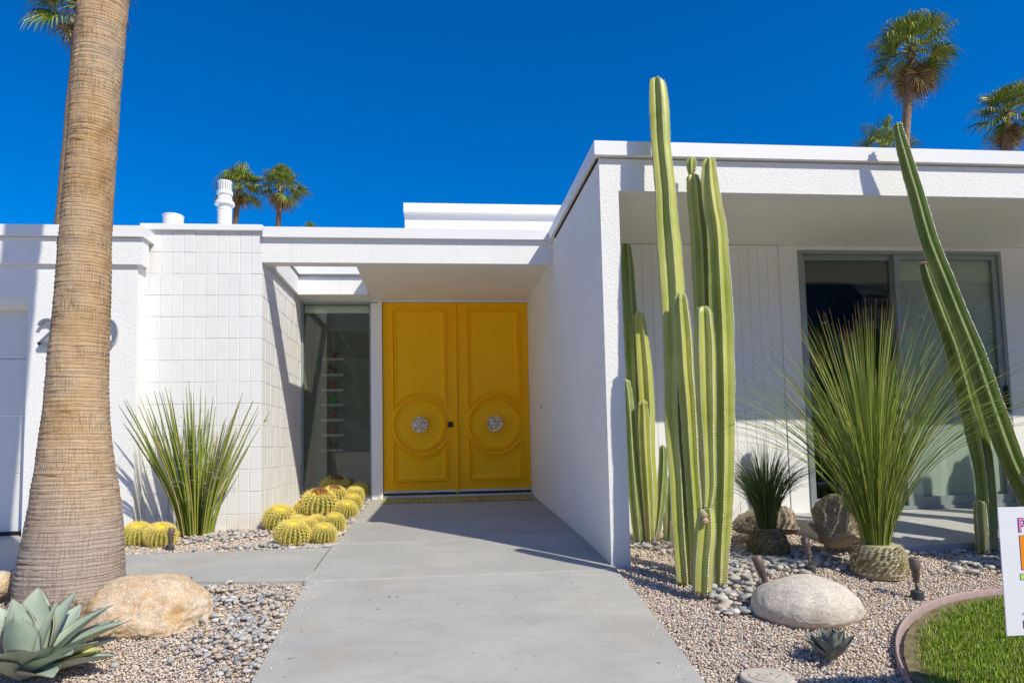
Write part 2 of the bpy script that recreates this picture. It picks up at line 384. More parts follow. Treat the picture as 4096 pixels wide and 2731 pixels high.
# palm bark
def bark(name, base=True):
    t = NT(name); uv = t.n('ShaderNodeUVMap'); uv.uv_map = 'UVMap'
    sepu = t.n('ShaderNodeSeparateXYZ'); t.l(uv.outputs[0], sepu.inputs[0])
    ob = t.map()
    nb = t.n('ShaderNodeTexNoise'); nb.inputs['Scale'].default_value = 3.2; nb.inputs['Detail'].default_value = 4; t.l(ob, nb.inputs['Vector'])
    w2 = t.noise(ob, 22, 3)
    # v in metres along trunk, u in metres round it; warp both a little
    vv = t.math('ADD', sepu.outputs[1], t.math('ADD', t.math('MULTIPLY', nb.outputs['Fac'], .035), t.math('MULTIPLY', w2, .008)))
    uu = t.math('ADD', sepu.outputs[0], t.math('ADD', t.math('MULTIPLY', nb.outputs['Fac'], .06), t.math('MULTIPLY', w2, .014)))
    def bands(x, freq, jit, lo, hi):
        cb = t.n('ShaderNodeCombineXYZ'); t.l(t.math('MULTIPLY', x, freq), cb.inputs[0]); t.l(jit, cb.inputs[1])
        vr = t.n('ShaderNodeTexVoronoi'); vr.feature = 'DISTANCE_TO_EDGE'; vr.voronoi_dimensions = '2D'; vr.inputs['Scale'].default_value = 1; vr.inputs['Randomness'].default_value = .75
        t.l(cb.outputs[0], vr.inputs['Vector']); return t.ramp(vr.outputs['Distance'], [(lo, (1,1,1)), (hi, (0,0,0))])
    ring = bands(vv, 52, t.math('MULTIPLY', uu, 1.1), .01, .11)
    crk = bands(uu, 50, t.math('MULTIPLY', vv, 3.0), .01, .10)
    brk = t.noise(ob, 8, 4, .7)
    ringm = t.math('MULTIPLY', ring, t.ramp(brk, [(.33, (.25,.25,.25)), (.55, (1,1,1))]))
    crkm = t.math('MULTIPLY', crk, t.ramp(t.noise(ob, 11, 4, .7), [(.40, (.05,.05,.05)), (.62, (.8,.8,.8))]))
    line = t.math('MAXIMUM', ringm, crkm)
    big = t.noise(ob, 2.6, 6, .65, .3)
    cA = t.ramp(big, [(.28, (.36,.20,.09)), (.42, (.52,.34,.18)), (.56, (.56,.41,.26)), (.72, (.42,.33,.25))])
    sz = t.n('ShaderNodeSeparateXYZ'); t.l(t.tc.outputs['Object'], sz.inputs[0])
    hgt = t.math('ADD', sz.outputs[2], t.math('MULTIPLY', t.noise(ob, 4, 5, .7), .5))
    cA = t.mix((.45,.37,.31), cA, t.ramp(t.math('DIVIDE', hgt, 2.0), [(.30, (0,0,0)), (.58, (1,1,1))]))
    fib = t.noise(t.map((40, 40, 5)), 6, 4, .8)
    cA = t.mix(cA, (.20,.13,.075), t.math('MULTIPLY', t.ramp(fib, [(.5, (0,0,0)), (.72, (1,1,1))]), .35))
    cA = t.mix(cA, (.62,.35,.12), t.ramp(t.noise(ob, 6, 5, .75, .6), [(.6, (0,0,0)), (.75, (.6,.6,.6))]))
    dk = t.noise(t.map((2, 2, 20)), 3, 5, .75, .4)
    cA = t.mix(cA, (.15,.12,.10), t.math('MULTIPLY', t.ramp(dk, [(.56, (0,0,0)), (.66, (1,1,1))]), .6))
    t.col(t.mix(cA, (.10,.06,.035), t.math('MULTIPLY', line, .62)))
    t.rough(.9); t.spec(.15)
    h = t.math('SUBTRACT', t.math('MULTIPLY', fib, .35), line)
    t.bump(h, .6, .009); return t.m
M['bark'] = bark('palm_bark')
M['root'] = islands('fibrous_roots', [(0, (.16,.11,.08)), (.5, (.34,.25,.18)), (1, (.50,.41,.33))], .95, .4, 60, .3)
M['farbark'] = simple('far_palm_bark', (.28,.19,.12), .9, var=.3, scale=9, bump=.6, bscale=20, bdist=.03)
# woven grass tree trunk
M['scale'] = islands('leaf_base_scales', [(0, (.20,.16,.06)), (.5, (.46,.40,.22)), (.8, (.62,.58,.42)), (1, (.74,.70,.58))], .6, .2, 90, .2)
M['scaled'] = islands('shade_toned_leaf_bases', [(0, (.10,.09,.045)), (.5, (.17,.15,.08)), (1, (.24,.2,.12))], .7, .2, 90, .2)  # leaf bases of the small tree, shade mixed into their colour
# door mat
t = NT('striped_mat'); v = t.map((150, .6, 1)); n = t.noise(v, 1, 2, .8)
t.col(t.ramp(n, [(.3, (.17,.14,.05)), (.42, (.52,.42,.12)), (.5, (.26,.25,.10)), (.6, (.70,.56,.22)), (.72, (.42,.37,.16))], 'CONSTANT')); t.rough(.9); t.bump(n, .5, .003); M['mat'] = t.m
M['signw'] = None
t = NT('corrugated_plastic'); v = t.map((1,1,1)); wv = t.n('ShaderNodeTexWave'); wv.inputs['Scale'].default_value = 62; wv.bands_direction = 'X'; t.l(v, wv.inputs['Vector'])
t.col(t.ramp(wv.outputs['Fac'], [(0, (.70,.72,.77)), (1, (.77,.79,.83))])); t.rough(.4); t.bump(wv.outputs['Fac'], .15, .001); M['signw'] = t.m
M['s_pink'] = simple('pink_print', (.72,.25,.50), .5, var=.01)
M['s_purple'] = simple('purple_print', (.14,.03,.20), .5, var=.01)
M['s_orange'] = simple('orange_print', (.80,.27,.005), .5, var=.01)
M['s_green'] = simple('green_print', (.40,.72,.14), .5, var=.01)
M['s_grey'] = simple('grey_print', (.35,.33,.40), .5, var=.01)
M['wood'] = simple('slat_wood', (.35,.24,.15), .7)
M['lid'] = simple('concrete_lid', (.52,.47,.40), .85, var=.15, scale=18, bump=.3)
M['mount'] = simple('desert_mountain', (.12,.11,.10), .95, var=.35, scale=.01, bump=.4, bscale=.02, bdist=25)

# ------------------------------------------------------------------ world, sun, camera
SD = Vector((-1.86, 2.2, -2.89)).normalized()
w = bpy.data.worlds.new('World'); sc.world = w; w.use_nodes = True
nt = w.node_tree; sk = nt.nodes.new('ShaderNodeTexSky'); sk.sky_type = 'NISHITA'; sk.sun_disc = False
sk.sun_elevation = math.asin(-SD.z); sk.sun_rotation = math.atan2(-SD.x, -SD.y)
sk.air_density = 1.0; sk.dust_density = .9; sk.ozone_density = 6.0; sk.altitude = 300
hs = nt.nodes.new('ShaderNodeHueSaturation'); hs.inputs['Saturation'].default_value = 1.52; hs.inputs['Value'].default_value = .725; hs.inputs['Hue'].default_value = .509
nt.links.new(sk.outputs[0], hs.inputs['Color']); nt.links.new(hs.outputs[0], nt.nodes['Background'].inputs[0])
nt.nodes['Background'].inputs[1].default_value = .15
sl = bpy.data.lights.new('sun', 'SUN'); sl.energy = 3.2; sl.angle = math.radians(.5); sl.color = (1, .935, .77)
so = bpy.data.objects.new('sun', sl); COL.objects.link(so); so.rotation_euler = SD.to_track_quat('-Z', 'Y').to_euler(); so.location = (3, -8, 9)
cam = bpy.data.cameras.new('camera'); co = bpy.data.objects.new('camera', cam); COL.objects.link(co); sc.camera = co
cam.sensor_width = 36; cam.lens = CP['f']/4096*36; cam.clip_start = .05; cam.clip_end = 6000
cam.shift_x = -(CP['px']-2048)/4096; cam.shift_y = (CP['py']-1365.5)/4096
R = Matrix((tuple(RT), tuple(UP), tuple(-FW))).transposed()
co.matrix_world = Matrix.Translation(Vector(CC)) @ R.to_4x4()
sc.view_settings.view_transform = 'Standard'; sc.view_settings.look = 'None'; sc.view_settings.exposure = .54; sc.view_settings.gamma = 1
sc.cycles.max_bounces = 10; sc.cycles.diffuse_bounces = 6; sc.cycles.transparent_max_bounces = 12; sc.cycles.use_denoising = True; sc.cycles.sample_clamp_indirect = 6

# ------------------------------------------------------------------ ground, road, mountains
ys = sorted(set([-1700, -400, -100, -40, -20, -13, -12, -10, -8.5, -7.5, -6.5] + [round(-6+i*.25, 2) for i in range(27)] + [5, 30, 100, 400, 1500]))
xs = [-1500, -300, -60, -20, -8, -4, -2, 0, 2, 4, 8, 20, 60, 300, 1500]
m = MB(); V = [(x, y, float(gz(y))-.035) for y in ys for x in xs]; nx = len(xs)
m.add(V, [(j*nx+i, j*nx+i+1, (j+1)*nx+i+1, (j+1)*nx+i) for j in range(len(ys)-1) for i in range(nx-1)])
tag(part('ground', m, M['gravelbed']), kind='structure')
m = MB(); m.box(-300, 300, -24, -12.6, -1.4, -1.235); tag(part('road', m, M['asphalt']), kind='structure')
# mountains behind the street, seen only mirrored in the glass
m = MB(); N = 90; rows = 9; r2 = random.Random(3)
prof = [0]*N
for o_, a_ in ((1, 1.), (2.3, .6), (5.1, .3), (11, .16), (23, .08)):
    ph = r2.random()*6
    for i in range(N): prof[i] += a_*math.sin(o_*i/N*6.28+ph)
V = []
for j in range(rows):
    for i in range(N):
        f = j/(rows-1); a = PI*(1.08+.84*i/(N-1)); d = 1500-620*f
        hh = (1-f)**1.3*(430+75*prof[i]) + (r2.random()-.5)*46*(1-f)*(j > 0)
        V.append((d*math.cos(a)+r2.uniform(-25, 25)*(j > 0), d*math.sin(a), -2+hh))
m.add(V, [(j*N+i, j*N+i+1, (j+1)*N+i+1, (j+1)*N+i) for j in range(rows-1) for i in range(N-1)])
tag(part('mountains', m, M['mount']), kind='structure')

def slab_strip(poly_l, poly_r, up, thick, mb):
    """strip between two edge polylines [(x,y)...] with z = ground + up"""
    n = len(poly_l); V = []
    for (a, b) in zip(poly_l, poly_r):
        for x, y in (a, b): V += [(x, y, float(gz(y))+up), (x, y, float(gz(y))-thick)]
    F = []
    for i in range(n-1):
        o = 4*i
        F += [(o, o+2, o+6, o+4), (o+1, o+5, o+7, o+3), (o, o+4, o+5, o+1), (o+2, o+3, o+7, o+6)]
    F += [(0, 1, 3, 2), (4*n-4, 4*n-2, 4*n-1, 4*n-3)]
    return mb.add(V, F)
m = MB()
def wl(y): return -.885
ysl = [-.02, -.6, -1.2, -1.8, -2.4, -2.92]
slab_strip([(wl(y), y) for y in ysl], [(1.16, y) for y in ysl], 0, .2, m)
ysl = [-2.932, -3.4, -3.9, -4.02]
slab_strip([(-.905, y) for y in ysl], [(1.15, y) for y in ysl], 0, .2, m)
ysl = [-4.034, -4.4, -4.85, -5.1, -5.4, -6, -6.8, -7.6, -8.5, -10, -12.6]
slab_strip([(-.905, y) for y in ysl], [(1.145, y) for y in ysl], 0, .2, m)
walk = tag(part('walkway', m, M['concrete']), kind='structure')
m = MB()
for y0, y1 in ((-2.92, -2.932), (-4.02, -4.034)):
    m.box(-.90, 1.14, y1-.002, y0+.002, float(gz(y0))-.02, float(gz(y0))+.001)
for xx in (-.912,): m.box(xx-.012, xx+.006, -4.02, -2.98, -.3, -.27)
tag(part('walkway_joint', m, M['joint']), kind='structure')
# side path to the driveway
m = MB()
xsd = [-3.05, -2.4, -1.8, -1.3, -.917]
def yf(x): return -4.0+.30*max(0, (-.9-x)/2.0)**1.4
V = []; F = []
for x in xsd:
    for y in (yf(x), (yf(x)-3.02)/2, -3.03): V += [(x, y, float(gz(y))-.004), (x, y, float(gz(y))-.2)]
for i in range(len(xsd)-1):
    o = 6*i
    F += [(o, o+6, o+8, o+2), (o+2, o+8, o+10, o+4), (o, o+1, o+7, o+6), (o+4, o+10, o+11, o+5)]
m.add(V, F); tag(part('side_path', m, M['concrete']), kind='structure')
m = MB(); V = []; F = []; dy = [-12.6, -8.5, -5.4, -4.85, -4, -3, -1.86]
for y in dy: V += [(-9, y, float(gz(y))+.001), (-3.058, y, float(gz(y))+.001), (-3.058, y, float(gz(y))-.2)]
for i in range(len(dy)-1): F += [(3*i, 3*i+1, 3*i+4, 3*i+3), (3*i+1, 3*i+2, 3*i+5, 3*i+4)]
m.add(V, F); tag(part('driveway', m, M['concrete']), kind='structure')

# ------------------------------------------------------------------ HOUSE
house = top('house', 'white flat-roofed mid-century house with yellow double doors', 'house')
A_, A2 = 1.138, 1.2755; YW = -3.922; YB = -1.89; XB = -1.7525; XL_ = -2.86; YWIN = -2.673
DL, DR, DT = -.739, 1.124, 2.437
# entry wall: post between window and doors, header, sill under the window
m = MB()
m.box(-.885, -.795, -.03, .12, -.05, 2.425); 
m.box(XB, A_, .0, .12, 2.44, 2.605)
part('entry_wall', m, M['smooth'], house)
m = MB(); m.box(-.795, -.745, -.045, .10, -.05, 2.455); m.box(-.745, 1.134, -.02, .10, 2.44, 2.455); m.box(1.126, 1.137, -.02, .10, -.05, 2.44)
m.box(-.772, -.745, -.055, -.045, -.05, 2.45)
part('door_frame', m, M['bouncew'], house)
m = MB(); m.box(-.744, 1.126, -.05, .10, -.06, -.012); part('threshold', m, M['alu'], house)
# doors
def offset_loop(P, d):
    n = len(P); out = []
    for i in range(n):
        a = Vector(P[i-1]); b = Vector(P[i]); c = Vector(P[(i+1) % n])
        t1 = (b-a).normalized(); t2 = (c-b).normalized()
        n1 = Vector((-t1.y, t1.x)); n2 = Vector((-t2.y, t2.x)); bis = (n1+n2)
        bis = bis.normalized() if bis.length > 1e-6 else n1
        k = 1/max(.35, bis.dot(n1)); out.append((b.x+bis.x*d*k, b.y+bis.y*d*k))
    return out
PROF = [(-.027, 0), (-.025, .020), (-.016, .028), (-.008, .024), (-.003, .007), (.004, .015), (.018, .012), (.045, .0)]
def sweep(mb, P, cx, cz, y0, prof=PROF):
    loops = [offset_loop(P, o) for o, _ in prof]; n = len(P); V = []; F = []
    for lp, (_, h) in zip(loops, prof): V += [(cx+x, y0-h, cz+z) for x, z in lp]
    for j in range(len(prof)-1):
        for i in range(n):
            a, b = j*n+i, j*n+(i+1) % n; F.append((a, b, b+n, a+n))
    mb.add(V, F)
def arc(r, a0, a1, n): return [(r*math.cos(a0+(a1-a0)*i/n), r*math.sin(a0+(a1-a0)*i/n)) for i in range(n+1)]
def make_leaf(x0, x1, kx, lock):
    kz = .866; w_ = .318; R_ = .405
    lf = part('door_leaf', MB().bbox(x0, x1, -.012, .035, .032, DT-.002, .003), M['yellow'], house)
    # mouldings, wound so that "inside" is on the left
    m = MB(); ang = math.acos(w_/R_)
    up_ = [(w_, 1.455), (-w_, 1.455)] + [(R_*math.cos(a), R_*math.sin(a)) for a in np.linspace(PI-ang, ang, 29)]
    sweep(m, up_, kx, kz, -.012)
    lo_ = [(-w_, -.685), (w_, -.685)] + [(R_*math.cos(a), R_*math.sin(a)) for a in np.linspace(-ang, -PI+ang, 29)]
    sweep(m, lo_, kx, kz, -.012)
    sweep(m, arc(.312, 0, 2*PI*63/64, 63), kx, kz, -.012)
    part('moulding', m, M['yellow'], lf)
    # flower medallion knob
    m = MB(); nr, na = 14, 96; V = []; F = []; Rk = .106
    for i in range(nr+1):
        r = i/nr
        for j in range(na):
            a = 2*PI*j/na
            pet = abs(math.cos(6*a)); pet8 = abs(math.sin(4*a))
            edge = 1-.10*(1-abs(math.cos(6*a)))*(r > .6)
            if r < .22: h = .030-.012*(r/.22)**2+.004*math.cos(4*a)*r/.22
            elif r < .30: h = .012
            elif r < .62: h = .016+.016*pet8*math.sin((r-.30)/.32*PI)
            else: h = (.010+.018*pet*math.sin(min(1, (r-.58)/.42)*PI*.8))
            if r > .97: h = 0
            V.append((kx+Rk*r*edge*math.cos(a), -.050-h*1.35, kz+Rk*r*edge*math.sin(a)))
    for i in range(nr):
        for j in range(na):
            a, b = i*na+j, i*na+(j+1) % na; F.append((a, b, b+na, a+na))
    m.add(V, F); m.lathe([(.104, 0), (.106, .006), (.096, .012), (.035, .016), (.035, .040)], (kx, -.053, kz), 48, 'y')
    m2 = MB(); m2.v = m.v; m2.f = m.f
    part('knob', m2, M['nickel'], lf, fix=False)
    m = MB().box(x0+.002, x1-.002, -.018, -.0125, .018, .045); part('door_sweep', m, M['alu'], lf)
    if lock:
        k = part('lock', MB().bbox(lock-.032, lock+.032, -.024, -.0125, kz-.034, kz+.034, .004).lathe([(.018, 0), (.02, .01)], (lock, -.034, kz), 20, 'y'), M['black'], lf)
    return lf
make_leaf(DL, .186, -.281, .105); make_leaf(.191, DR, .668, None)
part('astragal', MB().bbox(.168, .200, -.038, -.0135, .0, DT, .006), M['yellow'], house)
part('doorbell', MB().lathe([(.006, 0), (.03, .002), (.03, .01), (.02, .014)], (0, 0, 0), 20, 'y'), M['nickel'], house)
db = bpy.data.objects['doorbell']; db.rotation_euler = (0, 0, -PI/2); db.location = (A_+.002, -.96, 1.011); db.scale = (1, -1, 1)
# side window
fr = part('window', MB().box(XB+.002, -.885, -.02, .0, -.06, -.015).box(XB+.002, XB+.03, -.02, .06, -.014, 2.44).box(-.905, -.886, -.02, .06, -.014, 2.44).box(XB+.031, -.906, -.02, .06, 2.41, 2.44).box(XB+.031, -.906, -.018, .06, -.014, .01), M['greyalu'], house)
part('pane', MB().box(XB+.031, -.906, .016, .022, .011, 2.409), M['tglass'], fr)
part('blind', MB().bbox(XB+.034, -.909, .03, .07, 2.31, 2.405, .005), M['shelf'], fr)
# ceiling of the porch with the sky opening, ring beams
m = MB(); m.box(-.88, A_, -1.742, -.002, 2.48, 2.60); m.box(XB, -.88, -.395, -.002, 2.462, 2.60)
part('porch_ceiling', m, M['bouncew'], house)
m = MB(); m.box(XB, A_, YB, YB+.146, 2.423, 2.664); part('porch_beam', m, M['stucco'], house)
m = MB(); m.box(XB+.05, -.882, -.42, -.35, 2.446, 2.66); m.box(XB, XB+.05, YB+.152, -.35, 2.446, 2.66); part('opening_beam', m, M['stucco'], house)
m = MB(); m.box(XB+.07, -.86, -.47, -.40, 2.685, 2.80); m.box(XB, XB+.07, -1.74, -.40, 2.685, 2.80)
part('opening_curb', m, M['trimw'], house)
m = MB(); m.box(XB+.014, 1.094, -1.932, -1.742, 2.666, 2.768); part('entry_fascia', m, M['trimw'], house)
m = MB(); m.box(-.86, 1.092, -1.740, 3.2, 2.61, 2.75); m.box(XB, -.862, -.39, 3.2, 2.61, 2.75); part('entry_roof', m, M['trimw'], house)
part('recessed_light', MB().lathe([(.062, .0), (.062, .006), (.045, .008)], (.175, -.85, 2.470), 28), M['bouncew'], house)
# wing fin wall and front beam, roof
m = MB(); m.box(A_, A2, YW, 1.0, -.6, 2.635)
m.box(A2, 10, YW, YW+.16, 2.398, 2.635)
m.box(7.6, 7.75, YW, YW+.16, -.5, 2.398)
part('wing_wall', m, M['stucco'], house)
m = MB(); m.box(1.097, 10.05, YW-.042, 4.0, 2.646, 2.750); part('wing_roof', m, M['trimw'], house)
m = MB(); m.box(1.125, 1.1375, YW+.02, -2.11, 2.628, 2.642); part('roof_seam', m, M['darkgap'], house)
m = MB(); m.box(A2, 10, YW+.161, YWIN-.001, 2.399, 2.47); part('wing_ceiling', m, M['bouncew'], house)
# siding: vertical boards
m = MB(); x = A2+.001
while x < 3.12:
    m.bbox(x, min(x+.0905, 3.15), YWIN, YWIN+.03, -.22, 2.398, .003); x += .0925
m.box(A2, 3.15, YWIN+.012, YWIN+.12, -.22, 2.398)
part('siding', m, M['smooth'], house)
m = MB(); m.box(3.152, 3.335, YWIN+.001, YWIN+.13, -.22, 2.398); m.box(3.336, 5.40, YWIN+.001, YWIN+.13, 2.354, 2.398); m.box(5.40, 10, YWIN+.001, YWIN+.13, -.22, 2.398)
m.box(3.336, 5.40, YWIN+.005, YWIN+.13, -.22, -.085)
part('patio_wall', m, M['smooth'], house)
# sliding glass door: outer frame, fixed left panel with stile, right panel
f_ = MB(); x0, x1, z0, z1 = 3.337, 5.399, -.084, 2.352; y0, y1 = YWIN-.012, YWIN+.10
f_.box(x0, x0+.035, y0, y1, z0, z1); f_.box(x1-.035, x1, y0, y1, z0, z1); f_.box(x0+.036, x1-.036, y0, y1, z1-.03, z1); f_.box(x0+.036, x1-.036, y0, y1, z0, z0+.03)
win = part('window', f_, M['greyalu'], house)
def sash(xa, xb, y, w_=.05):
    s_ = MB(); s_.box(xa, xa+w_, y, y+.035, z0+.031, z1-.031); s_.box(xb-w_, xb, y, y+.035, z0+.031, z1-.031)
    s_.box(xa+w_+.001, xb-w_-.001, y+.001, y+.034, z1-.031-w_*.9, z1-.031); s_.box(xa+w_+.001, xb-w_-.001, y+.001, y+.034, z0+.031, z0+.031+w_*1.6)
    s = part('sash', s_, M['greyalu'], win); p = part('pane', MB().box(xa+w_, xb-w_, y+.014, y+.020, z0+.06, z1-.06), M['glass'], win); return s
sash(3.374, 4.335, YWIN+.045); sash(4.30, 5.362, YWIN+.004)
part('blind', MB().box(4.345, 5.362, YWIN+.052, YWIN+.057, -.05, 2.32), M['blind'], win)
part('blind', MB().box(3.376, 4.333, YWIN+.088, YWIN+.093, 2.05, 2.32), M['shade'], win)
part('door_handle', MB().bbox(5.335, 5.365, YWIN-.03, YWIN+.003, .80, 1.05, .005), M['black'], win)
# interiors
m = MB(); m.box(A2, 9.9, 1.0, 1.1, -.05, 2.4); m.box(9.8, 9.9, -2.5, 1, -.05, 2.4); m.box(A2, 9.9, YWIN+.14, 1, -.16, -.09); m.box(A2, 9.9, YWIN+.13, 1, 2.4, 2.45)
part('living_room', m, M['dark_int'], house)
m = MB(); m.box(XB-.1, A_, 1.0, 1.08, -.05, 2.6); m.box(XB-.1, A_, .125, 1.0, -.09, -.055); m.box(XB-.08, XB, .0, 1.0, -.05, 2.45)
part('hall_interior', m, M['interior'], house)
part('block_return', MB().box(XL_, XB-.1, .01, 3.2, -.1, 2.72), M['smooth'], house)
# painted block tower
m = MB(); m.box(XL_+.01, XB-.006, YB+.006, -.004, -.25, 2.728)
part('mortar', m, M['mortar'], house)
m = MB(); bw, bh = .1055, .2115; g = .0022
xr = XB; rr = random.Random(5)
for r in range(15):
    zt = 2.727-r*bh; zb = max(zt-bh, -.25)
    x = xr
    while x > XL_+.01:
        xl = max(x-bw, XL_); j = rr.uniform(-.0014, .0014)
        m.bbox(xl+g, x-(0 if x == xr else g), YB+j, YB+.05, zb+g*.55, zt-g*.55, .003); x -= bw
    y = YB+.0505
    while y < -.01:
        j = rr.uniform(-.0014, .0014)
        m.bbox(XB-.05, XB+j, y+g*.8, min(y+bw, -.0)-g*.8, zb+g*.55, zt-g*.55, .003); y += bw
part('block_wall', m, M['block'], house)
part('block_coping', MB().bbox(XL_-.03, XB+.012, YB-.035, 3.2, 2.729, 2.790, .004), M['trimw'], house)
# garage wing
YG = -2.07; GX = -3.79
m = MB(); m.box(GX, -2.838, YG, -1.893, -.3, 2.333); m.box(-9, GX, YG, -1.893, 2.02, 2.333); m.box(-9, -8.2, YG, -1.893, -.3, 2.02)
m.box(-2.861-.12, -2.861, -1.892, 3.0, -.3, 2.589)
part('garage_wall', m, M['stucco'], house)
m = MB(); m.box(-9, -2.79, YG-.034, -1.95, 2.335, 2.585); part('garage_band', m, M['stucco'], house)
m = MB(); m.box(-9.05, -2.765, YG-.068, 3.0, 2.590, 2.694); part('garage_roof', m, M['trimw'], house)
m = MB()
for k in range(4):
    zb = -.115+k*.53; m.bbox(-8.2, GX+.001, YG+.105, YG+.15, zb, zb+.526, .006)
gd = part('garage_door', m, M['garage'], house)
m = MB(); m.box(-8.2, GX, YG+.02, YG+.10, 1.955, 2.019); m.box(-8.2, GX, YG+.06, YG+.10, 1.925, 1.954); part('garage_trim', m, M['bouncew'], house)
part('garage_seal', MB().box(-8.2, GX, YG+.095, YG+.15, -.155, -.116), M['black'], gd)
# roof monitor behind the entry
p = AY(928, 470, .5); q = AY(928, 522, .5); zt = p[2]
m = MB(); m.box(-.47, 3.5, .5, 3.0, 2.752, zt-.02); part('roof_monitor', m, M['smooth'], house)
mz = AY(1100, 489, .44)[2]
m = MB(); m.box(p[0]-.005, 3.55, .43, 3.05, mz, zt); part('monitor_fascia', m, M['trimw'], house)
# numerals
def numeral(kind, x0, x1, z0, z1, parent):
    m = MB(); w_ = x1-x0; h_ = z1-z0; th = .030
    if kind == '0':
        pts = [(x0+w_/2+(w_/2-th/2)*math.cos(a), z0+h_/2+(h_/2-th/2)*math.sin(a)) for a in np.linspace(0, 2*PI, 41)]
    else:
        pts = [(x0+w_/2+(w_/2-th/2)*math.cos(a), z0+h_*.70+(h_*.30-th/2)*math.sin(a)) for a in np.linspace(PI*.95, -PI*.22, 22)]
        pts += [(x0+th*.5, z0+th/2), (x0+th*.6, z0+th/2), (x1-th*.3, z0+th/2)]
    # flat ribbon stroke with depth
    V = []; F = []; n = len(pts)
    for i, (x, z) in enumerate(pts):
        a = Vector(pts[max(i-1, 0)]); b = Vector(pts[min(i+1, n-1)]); tt = (b-a).normalized(); nn = Vector((-tt.y, tt.x))*th/2
        for s_ in (1, -1):
            V += [(x+s_*nn.x, YG-.045, z+s_*nn.y), (x+s_*nn.x, YG-.018, z+s_*nn.y)]
    for i in range(n-1):
        o = 4*i; F += [(o, o+2, o+6, o+4), (o+1, o+5, o+7, o+3), (o, o+4, o+5, o+1), (o+2, o+3, o+7, o+6)]
    F += [(0, 1, 3, 2), (4*n-4, 4*n-2, 4*n-1, 4*n-3)]
    m.add(V, F); return part('house_number', m, M['number'], parent)
a = AY(92, 733, YG); b = AY(92, 796, YG); numeral('2', a[0], a[0]+.165, b[2], a[2], house)
a = AY(275, 733, YG); b = AY(275, 796, YG); numeral('0', a[0]-.18, a[0], b[2], a[2], house)
# vents on the roof
P0 = AY(517, 509, -1.0); P1 = AY(515, 418, -1.0); H_ = P1[2]-2.72; xc = AY(516.5, 460, -1.0)[0]; u = mpx(P1)
m = MB(); zt = P1[2]
m.lathe([(15.5*u, -1.0), (15.5*u, -33*u), (15.5*u, -33*u)], (xc, -1, zt), 28)
m.v = []; m.f = []
def Z(y): return zt-(y-418)*u
m.lathe([(15.5*u, 2.7-0), (15.5*u, Z(486)), (16.3*u, Z(486)), (16.3*u, Z(484)), (15.5*u, Z(484)), (15.5*u, Z(473)), (21.5*u, Z(473)), (21.5*u, Z(470)), (20.5*u, Z(466)), (17*u, Z(465)), (16*u, Z(458)), (14*u, Z(452)), (13.5*u, Z(449)), (17*u, Z(449)), (17.5*u, Z(442)), (15.5*u, Z(441)), (10*u, Z(441)), (10*u, Z(421)), (15.5*u, Z(420.5)), (15.5*u, Z(418)), (4*u, Z(417.4))], (xc, -1, 0), 36)
vent = part('flue_vent', m, M['trimw'], house, smooth=False)
m = MB()
for k in range(18):
    a = 2*PI*k/18; c, s_ = math.cos(a), math.sin(a); r = 15*u; hw = 1.7*u
    m.add([(xc+c*r-s_*hw, -1+s_*r+c*hw, Z(441)), (xc+c*r+s_*hw, -1+s_*r-c*hw, Z(441)), (xc+c*r+s_*hw, -1+s_*r-c*hw, Z(420)), (xc+c*r-s_*hw, -1+s_*r+c*hw, Z(420))], [(0, 1, 2, 3)])
part('vent_slats', m, M['trimw'], vent)
p = AY(398, 508, -1.0); u = mpx(p); zt = AY(398, 496, -1)[2]
m = MB(); m.lathe([(22*u, 2.7), (22*u, zt-1.6*u), (23*u, zt-1.6*u), (22.5*u, zt), (3*u, zt+.3*u)], (p[0], -1, 0), 32); part('roof_vent', m, M['trimw'], house)

# ------------------------------------------------------------------ shelves and figures inside the side window
SC_ = [('dark red', (.25,.01,.03)), ('navy', (.02,.03,.06)), ('coral red', (.65,.05,.04)), ('bright green', (.03,.55,.05)), ('brick red', (.45,.06,.05)), ('light red', (.62,.10,.09)), ('black', (.02,.02,.02))]
shy = [822, 858, 893, 927, 962, 997, 1031.5]
for k, ((cn, c), sy) in enumerate(zip(SC_, shy)):
    a = AY(738+(k in (0,))*2, sy+1, .86); b = AY(788, sy+1, .86); u = mpx(a)
    s = top('wall_shelf', f'white floating shelf behind the side window under the {cn} figure', 'shelf', ((a[0]+b[0])/2, .9, a[2]), 'floating shelves behind the side window')
    part('board', MB().bbox(a[0], b[0], .86, .998, a[2]-5*u, a[2]+1*u, .003), M['shelf'], s)
    cx = (a[0]+b[0])/2+.012; f = top('figurine', f'small {cn} abstract figure on a white shelf behind the side window', 'figurine', (cx, .92, a[2]), 'figures on the shelves')
    mt = simple('figure_'+cn.replace(' ', '_'), c, .4)
    def blob(m, x, z, rx, rz_, tilt=0):
        V = []; F = []; n1, n2 = 10, 14
        for i in range(n1+1):
            th = PI*i/n1
            for j in range(n2):
                ph = 2*PI*j/n2; X = rx*math.sin(th)*math.cos(ph); Y = .022*math.sin(th)*math.sin(ph); ZZ = rz_*math.cos(th)
                V.append((x+X*math.cos(tilt)+ZZ*math.sin(tilt), .92+Y, z-X*math.sin(tilt)+ZZ*math.cos(tilt)))
        for i in range(n1):
            for j in range(n2): a_, b_ = i*n2+j, i*n2+(j+1) % n2; F.append((a_, b_, b_+n2, a_+n2))
        m.add(V, F)
    z_ = a[2]+1*u
    m = MB(); blob(m, cx+1*u, z_+7*u, 6*u, 7*u, .2); part('body', m, mt, f, True)
    m = MB(); blob(m, cx-6*u, z_+14*u, 3*u, 7*u, -.5); part('head', m, mt, f, True)
    m = MB(); blob(m, cx+6*u, z_+11*u, 2.6*u, 4*u, .3); part('tail', m, mt, f, True)

